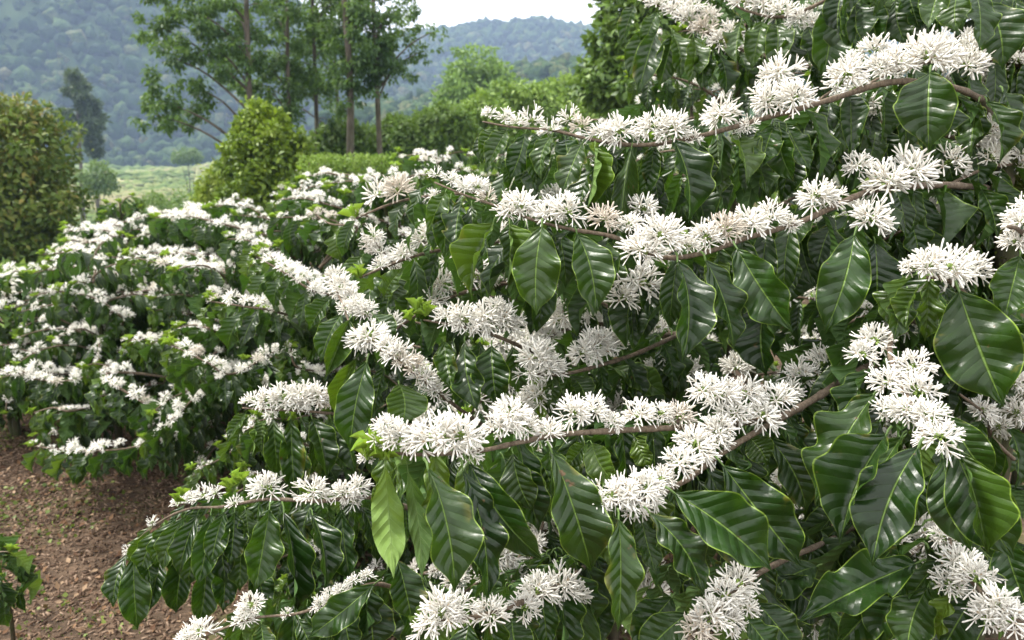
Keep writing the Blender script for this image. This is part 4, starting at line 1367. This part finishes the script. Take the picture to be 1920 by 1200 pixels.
hand_leaves('C4', [(700, 500, 690, 580, 50, .1), (740, 520, 720, 600, 50, .1), (770, 540, 760, 620, 46, .1), (800, 540, 810, 620, 44, .1), (680, 480, 650, 540, 40, .2), (840, 545, 830, 600, 44, .05), (880, 545, 870, 620, 44, .1)])
# low branches over the soil
hand_branch(SECOND, 'L1', [(1000, 1060, 1.85), (860, 1000, 1.6), (760, 950, 1.48), (680, 932, 1.42), (600, 940, 1.40), (500, 936, 1.42), (420, 950, 1.45), (350, 955, 1.5), (290, 985, 1.55), (240, 1030, 1.58)], .006, .002)
hand_clusters('L1', [(500, 916, 38), (586, 922, 38), (645, 925, 32), (668, 915, 30), (662, 940, 26), (385, 930, 28, 'bh'), (405, 925, 24, 'bh'), (360, 935, 24, 'bh'), (440, 945, 22, 'bh'), (335, 945, 20, 'bh'), (285, 980, 14, 'bh'), (242, 1030, 14, 'bh')])
hand_leaves('L1', [(505, 955, 478, 1110, 70, .05, '', -.03), (532, 960, 545, 1172, 56, .0, '', -.02), (586, 965, 608, 1112, 60, .0, '', -.02), (640, 955, 660, 1100, 56, .0, '', .02), (680, 950, 705, 1060, 56, .05, '', .03), (615, 960, 640, 1060, 40, .15, '', .04),
                   (440, 960, 432, 1060, 50, .0), (420, 960, 395, 1060, 46, .0), (395, 965, 370, 1100, 52, .0), (370, 965, 335, 1080, 50, .05), (410, 960, 425, 1100, 50, .0, '', .03), (345, 970, 305, 1070, 48, .05), (325, 975, 290, 1060, 42, .1), (300, 990, 262, 1080, 44, .1),
                   (250, 1040, 258, 1182, 62, .02, '', -.02), (238, 1040, 212, 1140, 44, .05), (275, 1010, 285, 1100, 44, .05), (355, 975, 375, 1060, 50, .0, '', .05), (460, 955, 470, 1030, 44, .1, '', .04), (310, 990, 330, 1080, 44, .05, '', .04), (345, 1030, 330, 1150, 50, .0, '', .05), (385, 1040, 372, 1170, 52, .0, '', .06), (425, 1030, 418, 1150, 52, .0, '', .06), (300, 1040, 278, 1150, 48, .05, '', .04), (455, 1000, 450, 1110, 48, .1, '', .05), (365, 1000, 352, 1100, 50, .05, '', .07), (275, 1050, 238, 1150, 44, .05, '', .03), (480, 1050, 500, 1150, 50, .0, '', .1), (560, 1040, 575, 1140, 50, .0, '', .1), (700, 950, 740, 1040, 50, .3, 'u', .05), (280, 995, 240, 1050, 34, .3)])
for (x, y, s) in ((445, 905, .045), (430, 915, .04), (330, 940, .035), (455, 900, .03), (340, 930, .03)):
    SECOND.shoot(BR['L1'][1], at(x, y, 1.44), s * .75)
hand_branch(SECOND, 'L2', [(950, 860, 1.85), (820, 810, 1.75), (720, 790, 1.68), (640, 778, 1.62), (560, 770, 1.60), (500, 768, 1.60), (455, 765, 1.62)], .006, .002)
hand_clusters('L2', [(595, 745, 34), (565, 742, 36), (530, 745, 36), (500, 752, 32), (475, 750, 24, 'bh'), (462, 755, 18, 'bh'), (615, 755, 26), (548, 760, 28)])
hand_leaves('L2', [(480, 785, 472, 860, 24, .5, 'f'), (512, 785, 520, 895, 46, .1), (545, 785, 552, 930, 50, .05), (585, 785, 612, 902, 56, .05), (500, 785, 492, 850, 30, .3), (620, 785, 640, 880, 50, .05), (470, 780, 440, 840, 30, .2), (460, 775, 425, 830, 26, .3), (650, 790, 670, 890, 50, .1), (565, 785, 590, 880, 44, .1, '', .04), (680, 800, 700, 900, 50, .1)])
hand_branch(SECOND, 'L3', [(960, 1160, 1.8), (860, 1150, 1.5), (760, 1110, 1.35), (700, 1095, 1.3), (640, 1120, 1.28), (560, 1150, 1.28), (470, 1160, 1.28), (380, 1195, 1.3)], .0055, .002)
hand_clusters('L3', [(470, 1135, 32), (460, 1160, 30), (375, 1185, 38), (350, 1195, 30), (620, 1120, 24), (640, 1110, 22), (665, 1090, 20, 'bh'), (600, 1135, 22), (690, 1080, 20, 'bh'), (540, 1150, 16, 'bh')])
hand_leaves('L3', [(702, 1095, 578, 1195, 66, .04, '', -.02), (745, 1050, 772, 1165, 72, .04, '', -.04), (780, 1100, 760, 1220, 80, .0, '', .04), (560, 1160, 600, 1240, 50, .05), (490, 1170, 500, 1250, 46, .1), (690, 1110, 700, 1220, 90, .0, '', .06), (640, 1130, 660, 1230, 70, .0, '', .05), (800, 1090, 850, 1200, 80, .05, '', .1)])
hand_branch(SECOND, 'D3', [(1150, 1000, 1.9), (1120, 1040, 1.5), (1060, 1090, 1.2), (1000, 1120, 1.1), (920, 1150, 1.05), (830, 1165, 1.02), (780, 1180, 1.02)], .006, .003)
hand_clusters('D3', [(830, 1150, 56), (805, 1170, 42), (860, 1140, 36), (920, 1155, 46), (1010, 1110, 48), (1050, 1100, 48), (1075, 1120, 40), (985, 1140, 36), (1205, 1070, 50, 'h', .2), (1215, 1120, 52, 'h', .15), (1200, 1160, 46, 'h', .12), (950, 1040, 40, 'h', .3), (960, 1075, 34, 'h', .3)])
hand_leaves('D3', [(1100, 1132, 1062, 1230, 92, .1, '', -.02), (1120, 1100, 1130, 1210, 70, .05, '', .04), (960, 1160, 980, 1250, 80, .05, '', .06), (880, 1170, 870, 1260, 70, .05, '', .06), (1080, 1120, 1020, 1220, 80, .0, '', .1)])

# further leaf pairs of the same branches, a hand's breadth behind
for key in ('T1', 'M1', 'B1', 'B1a', 'R2', 'D1', 'D2', 'R0', 'C1', 'L1', 'D3', 'L3'):
    sh_, b_, path_, _p = BR[key]
    for off, lp in ((Vector((0, .05, .0)), .9), (Vector((.02, .12, -.05)), .85), (Vector((-.03, .2, -.08)), .8)):
        sh_.spray(b_, [q + off for q in path_], L=.125 if key != 'L1' else .1, step=.055, pc=0, start=.1, leafp=lp, hq=True, tip=False)
# fill behind the hand-placed layer on the two near shrubs
kA = keep_fn(1.55)
for i in range(34):
    z = .25 + 1.75 * (i + R(0, 1)) / 34
    az = math.pi + R(-1.15, .75)
    p0 = Vector((1.15, 1.78, z))
    ln = R(.45, .85) * (1.1 - .25 * z / 2)
    el = rad(R(5, 30))
    hd = Vector((math.cos(az), math.sin(az), 0))
    pts = [p0]
    for k in range(6):
        pts.append(pts[-1] + (hd * math.cos(el) + ZUP * math.sin(el)) * ln / 6)
        el -= rad(R(6, 13))
    good = [q for q in pts[1:] if kA(q)]
    if len(good) < 2:
        continue
    b, path = NEAR.branch(pts[:2 + len(good)], .006, .0025, sides=5)
    NEAR.spray(b, path, L=.13, pc=1.0, rc=.046, kind='h', keep=kA, hq=False, start=.05, tip=False)
for i in range(26):
    z = .2 + 1.2 * (i + R(0, 1)) / 26
    az = math.pi + R(-1.6, 1.5)
    p0 = Vector((.24, 1.96, z))
    ln = R(.4, .8)
    el = rad(R(5, 30))
    hd = Vector((math.cos(az), math.sin(az), 0))
    pts = [p0]
    for k in range(6):
        pts.append(pts[-1] + (hd * math.cos(el) + ZUP * math.sin(el)) * ln / 6)
        el -= rad(R(6, 13))
    good = [q for q in pts[1:] if kA(q)]
    if len(good) < 2:
        continue
    b, path = SECOND.branch(pts[:2 + len(good)], .006, .0025, sides=5)
    SECOND.spray(b, path, L=.125, pc=1.0, rc=.044, kind='h', keep=kA, hq=False, start=.05)
NEAR.finish()
# moss on the old stems
mc = []
for px_, a_, b_, d_ in ((1885, 120, 620, 1.71), (1918, 120, 640, 1.76)):
    for y_ in range(a_, b_, 22):
        mc.append((at(px_ + R(-8, 8), y_, d_), (.032 * R(.7, 1.2), .034, .03)))
leaf_cloud("moss", mc, 5200, .014, mat_foliage("moss_tufts", [(.02, .03, .006), (.05, .065, .012), (.09, .11, .02)], .9, .1, .1), NEAR.root, shell=.8, seed=71)["kind"] = "stuff"
SECOND.finish()

# ------------------------------------------------------------------ the rest of the planting
PLANTS = [
    # x, y, height cap, radius, branches, leaf length, cluster chance, label
    (.78, 2.55, 2.3, .62, 46, .125, .65, "tall shrub right behind the mossy stemmed one, reaching out of the top"),
    (-.12, 2.60, 1.33, .55, 44, .12, .7, "shrub in the middle whose stacked sprays droop beside the upper branch tips"),
    (1.55, 2.3, 2.5, .6, 34, .125, .6, "tall shrub cut by the right edge behind the mossy stem"),
    (.42, 3.25, 1.75, .55, 40, .12, .6, "shrub seen through the gaps under the top flowering branch"),
    (-.72, 2.95, 1.10, .52, 44, .12, .75, "shrub with separate round flower tufts left of the two nearest shrubs"),
    (-.42, 3.7, 1.45, .55, 44, .12, .6, "leafy shrub with few flowers, right of the clipped hedge"),
    (-.62, 2.55, .78, .45, 60, .12, .5, "low young shrub tucked behind the branches that reach over the soil"),
    (-1.28, 3.45, 1.10, .52, 46, .12, .8, "shrub with a flowering low branch that curls up above the bare soil"),
    (-1.15, 4.25, 1.4, .55, 44, .12, .6, "shrub of hanging dark leaves topped by pale buds below the clipped hedge"),
    (-2.0, 3.85, 1.05, .55, 48, .11, .9, "shrub at the back edge of the soil, flowers along its skirt"),
    (-1.85, 4.65, 1.4, .55, 44, .115, .9, "shrub thick with white flowers in front of the yellow bush"),
    (-2.75, 4.15, 1.0, .55, 44, .11, .9, "darker shrub over the left corner of the soil"),
    (-2.65, 4.95, 1.4, .55, 44, .11, 1.0, "whitest shrub, its rounded top crowded with flowers before the valley"),
    (-3.45, 4.7, 1.2, .55, 42, .11, .9, "shrub at the left edge below the olive tree"),
    (-4.1, 5.3, 1.1, .55, 36, .11, .9, "outermost shrub partly cut off at the left edge"),
    (-2.2, 5.7, 1.4, .55, 34, .11, .8, "shrub just showing behind the whitest one"),
    (-1.35, 5.4, 1.5, .55, 36, .115, .7, "shrub below the conical bush, bright tips against it"),
    (-.55, 4.7, 1.6, .55, 38, .115, .6, "shrub right below the clipped hedge with glossy grey green leaves"),
    (.25, 4.3, 1.8, .55, 36, .115, .6, "shrub left of the top branch tip, pale flowers at its crown"),
    (-.75, 6.1, 1.7, .6, 34, .11, .6, "small looking far shrub just before the clipped hedge"),
    (.1, 5.6, 1.8, .6, 34, .11, .7, "far shrub with white dots below the dark bushes on the rise"),
    (1.0, 4.0, 2.1, .6, 34, .12, .5, "shrub behind the upper branches before the pale bushes"),
    (-.1, 7.2, 1.9, .6, 30, .11, .6, "farthest shrub of the row on the rise"),
    (1.1, 5.3, 2.2, .6, 28, .11, .5, "far shrub hidden mostly by the top flowering branch"),
    (-3.3, 5.9, 1.2, .55, 30, .11, .9, "back shrub on the falling slope at the left"),
]
SPRAYS = {}
for key, sprays in {
    7: [([(200, 700, 3.3), (330, 800, 3.15), (250, 838, 3.1), (150, 845, 3.15), (60, 836, 3.25)], .036), ([(430, 690, 3.2), (370, 740, 3.05), (330, 780, 3.0), (270, 825, 3.0)], .038), ([(520, 760, 3.2), (430, 850, 2.9), (360, 880, 2.85)], .022)],
    4: [([(560, 640, 2.95), (440, 700, 2.7), (390, 680, 2.65), (320, 645, 2.7)], .036), ([(620, 620, 2.9), (520, 585, 2.45), (460, 575, 2.4), (395, 565, 2.45)], .034), ([(690, 560, 2.9), (600, 550, 2.4), (540, 515, 2.4), (480, 480, 2.5)], .036),
        ([(640, 700, 2.8), (560, 690, 2.5), (545, 650, 2.5)], .03), ([(650, 850, 2.7), (560, 830, 2.4), (480, 800, 2.35), (430, 830, 2.4)], .026), ([(640, 900, 2.7), (540, 900, 2.45), (450, 880, 2.4)], .024), ([(670, 430, 2.9), (620, 420, 2.9), (590, 400, 3.0)], .03)],
    9: [([(230, 600, 3.7), (180, 560, 3.6), (110, 545, 3.6)], .034), ([(200, 700, 3.7), (110, 715, 3.5), (10, 700, 3.6)], .036), ([(330, 640, 3.7), (270, 635, 3.4), (240, 640, 3.4)], .034), ([(420, 520, 3.6), (330, 500, 3.4), (240, 480, 3.5)], .038)],
}.items():
    SPRAYS[key] = sprays
BANDS = [(225, 425, 4.9, 130, 455, 4.8, .036), (215, 440, 4.8, 120, 435, 4.9, .034), (190, 455, 4.6, 100, 480, 4.5, .036), (165, 490, 4.4, 40, 510, 4.3, .036), (200, 480, 4.4, 90, 490, 4.3, .03),
         (365, 435, 4.5, 240, 448, 4.4, .034), (400, 495, 4.1, 250, 475, 4.1, .036), (390, 510, 4.0, 300, 500, 3.9, .036), (320, 525, 4.0, 262, 550, 3.9, .032), (225, 535, 4.1, 125, 540, 4.0, .034),
         (120, 565, 4.0, 20, 580, 3.9, .034), (115, 600, 3.9, 45, 612, 3.8, .032), (165, 620, 3.8, 95, 640, 3.7, .03), (430, 705, 2.95, 318, 648, 2.9, .036), (300, 640, 3.5, 240, 650, 3.4, .032), (100, 700, 3.6, -10, 712, 3.5, .036),
         (595, 550, 2.55, 488, 470, 2.7, .036), (417, 420, 3.9, 290, 408, 4.3, .034), (505, 470, 3.3, 425, 448, 3.4, .034), (640, 425, 3.0, 520, 408, 3.1, .034), (620, 385, 3.4, 520, 375, 3.6, .03), (560, 520, 3.0, 470, 500, 3.0, .026),
         (700, 350, 4.0, 610, 345, 4.2, .028), (820, 300, 4.6, 740, 296, 4.8, .03), (640, 330, 4.6, 560, 338, 4.8, .028), (60, 520, 4.6, -30, 540, 4.5, .034), (480, 395, 4.3, 400, 388, 4.5, .032), (300, 405, 5.2, 230, 425, 5.2, .034),
         (350, 590, 3.5, 280, 585, 3.4, .024), (60, 660, 3.7, -20, 650, 3.6, .028), (210, 690, 3.6, 150, 690, 3.5, .022), (140, 770, 3.4, 60, 775, 3.35, .018), (400, 620, 3.1, 330, 615, 3.1, .02), (250, 750, 3.4, 180, 745, 3.3, .018)]
for (xa, ya, da, xb, yb, db, rc) in BANDS:
    A, B = at(xa, ya, da), at(xb, yb, db)
    i = min(range(len(PLANTS)), key=lambda i: (PLANTS[i][0] - A.x) ** 2 + (PLANTS[i][1] - A.y - .25) ** 2)
    SPRAYS.setdefault(i, []).append(([(xa, ya, da), ((xa + xb) / 2, (ya + yb) / 2 - 8, (da + db) / 2), (xb, yb, db)], rc))
    j1, j2 = R(-14, 14), R(-16, 16)
    if da > 3.7:
        SPRAYS[i].append(([(xa + 20, ya + j1, da + .12), ((xa + xb) / 2 + j2, (ya + yb) / 2 + j1, (da + db) / 2 + .1), (xb + j1, yb + j2, db + .1)], rc * .85))
for i, (x, y, hc, rr, nb, L, pc, lab) in enumerate(PLANTS):
    random.seed(100 + i)
    gz = ground_z(x, y)
    px, py, d = proj(Vector((x, y, gz + 1)))
    ztop = at(px, interp(SKYLINE, px), d).z
    h = min(hc, ztop - gz + .02)
    s = Shrub(lab, (x, y, gz), leaf_cap=295, cl_cap=160)
    for pts, rc in SPRAYS.get(i, []):
        st = Vector((x, y, at(*pts[0]).z - .15))
        b, path = s.branch([st] + [at(*p) for p in pts], .006, .002, sides=6)
        s.spray(b, path, L=.13, step=.036, pc=.95, rc=rc * .95, start=.25, must=True)
    grow(s, h, rr, nb, keep_fn(1.7 if y < 3 else 1.9), L=L, pc=pc * (.8 if y < 3.4 else 1.25), rc=.030, step=.043, az_c=-math.pi / 2, hq=None, stems=2)
    s.finish()
random.seed(900)

# dark sapling above the row and the cut-off young plant on the soil
sp = Shrub("dark upright coffee sapling poking above the flowering row at the left", (at(225, 430, 5.9).x, at(225, 430, 5.9).y, ground_z(at(225, 430, 5.9).x, at(225, 430, 5.9).y)), group=None)
b0 = sp.base
tp = at(225, 385, 5.9)
sp.stem([b0, b0.lerp(tp, .5), tp], .018, .006)
for k in range(12):
    a = k * 2.4
    q = b0.lerp(tp, .72 + .28 * k / 11)
    e = q + Vector((math.cos(a) * .14, math.sin(a) * .14, .06))
    b, path = sp.branch([q, q.lerp(e, .5) + Vector((0, 0, .02)), e], .004, .002, sides=4)
    sp.spray(b, path, L=.13, pc=.12, rc=.02, step=.04, start=.2, tone=.02)
sp.finish()
yp = Shrub("young coffee plant cut off by the left edge, standing low on the bare soil", (-1.62, 2.28, ground_z(-1.62, 2.28)), group=None)
b0 = yp.base
tp = at(-25, 1035, 2.2)
yp.stem([b0, b0.lerp(tp, .5) + Vector((.02, 0, 0)), tp], .008, .004)
for k in range(7):
    a = k * 2.4 + .4
    q = b0.lerp(tp, .6 + .4 * k / 6)
    e = q + Vector((math.cos(a) * .07, math.sin(a) * .07, .03))
    b, path = yp.branch([q, q.lerp(e, .5) + Vector((0, 0, .01)), e], .003, .0015, sides=4)
    yp.spray(b, path, L=.11, pc=0, step=.035, start=.3, tone=.05)
yp.finish()

# ------------------------------------------------------------------ litter and weeds on the soil
def scatter(name, n, region, tmpl, size, mat, flat, seed, lift=.004, cond=None):
    g = np.random.default_rng(seed)
    ms = []
    while len(ms) < n:
        x, y = g.uniform(region[0], region[1]), g.uniform(region[2], region[3])
        if cond and not cond(x, y, g):
            continue
        s = size * g.uniform(.4, 1.5)
        M = Matrix.Translation((x, y, ground_z(x, y) + lift)) @ Matrix.Rotation(g.uniform(0, 6.28), 4, 'Z') @ Matrix.Rotation(g.normal() * flat, 4, 'X') @ Matrix.Rotation(g.normal() * flat, 4, 'Y') @ Matrix.Scale(s, 4)
        ms.append(np.array(M))
    V, F, U = join_inst(tmpl, ms)
    tint = np.repeat(np.clip(g.random(n), 0, 1), len(tmpl[0]))
    add_obj(name, mesh_from(name, V, F, mat, uvs=U, tint=tint, smooth=False), kind="stuff")


CHIP = (np.array([(-.12, -.5, 0), (.12, -.5, .02), (.10, .5, .03), (-.10, .5, 0), (-.12, -.5, -.12), (.12, -.5, -.12), (.10, .5, -.1), (-.10, .5, -.12)], np.float32),
        np.array([(0, 1, 2, 3), (0, 4, 5, 1), (1, 5, 6, 2), (2, 6, 7, 3), (3, 7, 4, 0)], np.int32), np.zeros((8, 2), np.float32))
DRY = (np.array([(0, 0, 0), (-.28, .4, .15), (0, .5, .02), (.28, .4, .12), (0, 1, .1)], np.float32),
       np.array([(0, 2, 1, 1), (0, 3, 2, 2), (1, 2, 4, 4), (2, 3, 4, 4)], np.int32)[:, :3], np.zeros((5, 2), np.float32))
M_CHIP = mat_foliage("mulch_chips", [(.032, .020, .013), (.085, .052, .034), (.15, .10, .066), (.24, .17, .12)], .9, 0, .1)
M_DRY = mat_foliage("dry_leaves", [(.07, .035, .02), (.17, .095, .05), (.27, .19, .12)], .85, .05, .15)
M_WEED = mat_foliage("small_weeds", [(.05, .08, .012), (.10, .14, .02), (.17, .21, .04)], .6, .2)
reg = (-3.6, .9, 1.4, 4.6)
scatter("mulch", 52000, reg, CHIP, .019, M_CHIP, .35, 1)
scatter("dry_leaves", 9000, reg, DRY, .024, M_DRY, .5, 2)
scatter("weeds", 4500, reg, LEAFCARD, .017, M_WEED, .9, 3, .006, lambda x, y, g: noise.noise(Vector((x * 1.7, y * 1.7, 7))) > .02 + .2 * g.random())
scatter("meadow_grass", 14000, (-9, 6, 6, 22), LEAFCARD, .16, MF_HEDGE, 1.2, 4, .0, lambda x, y, g: g.random() > .0)

# ------------------------------------------------------------------ air
def haze():
    x0, x1, y0, y1, z0, z1 = -900, 900, -60, 1100, -75, 150
    V = [(x, y, z) for z in (z0, z1) for y in (y0, y1) for x in (x0, x1)]
    F = [(0, 2, 3, 1), (4, 5, 7, 6), (0, 1, 5, 4), (2, 6, 7, 3), (0, 4, 6, 2), (1, 3, 7, 5)]
    m = bpy.data.materials.new("haze_air")
    m.use_nodes = True
    m.node_tree.nodes.clear()
    o = m.node_tree.nodes.new("ShaderNodeOutputMaterial")
    v = m.node_tree.nodes.new("ShaderNodeVolumePrincipled")
    v.inputs['Color'].default_value = (.50, .66, .97, 1)
    v.inputs['Density'].default_value = .00066
    v.inputs['Anisotropy'].default_value = 0.0
    m.node_tree.links.new(v.outputs[0], o.inputs['Volume'])
    me = mesh_from("haze", np.array(V, np.float32), F, m, smooth=False)
    add_obj("haze", me, kind="stuff")


haze()
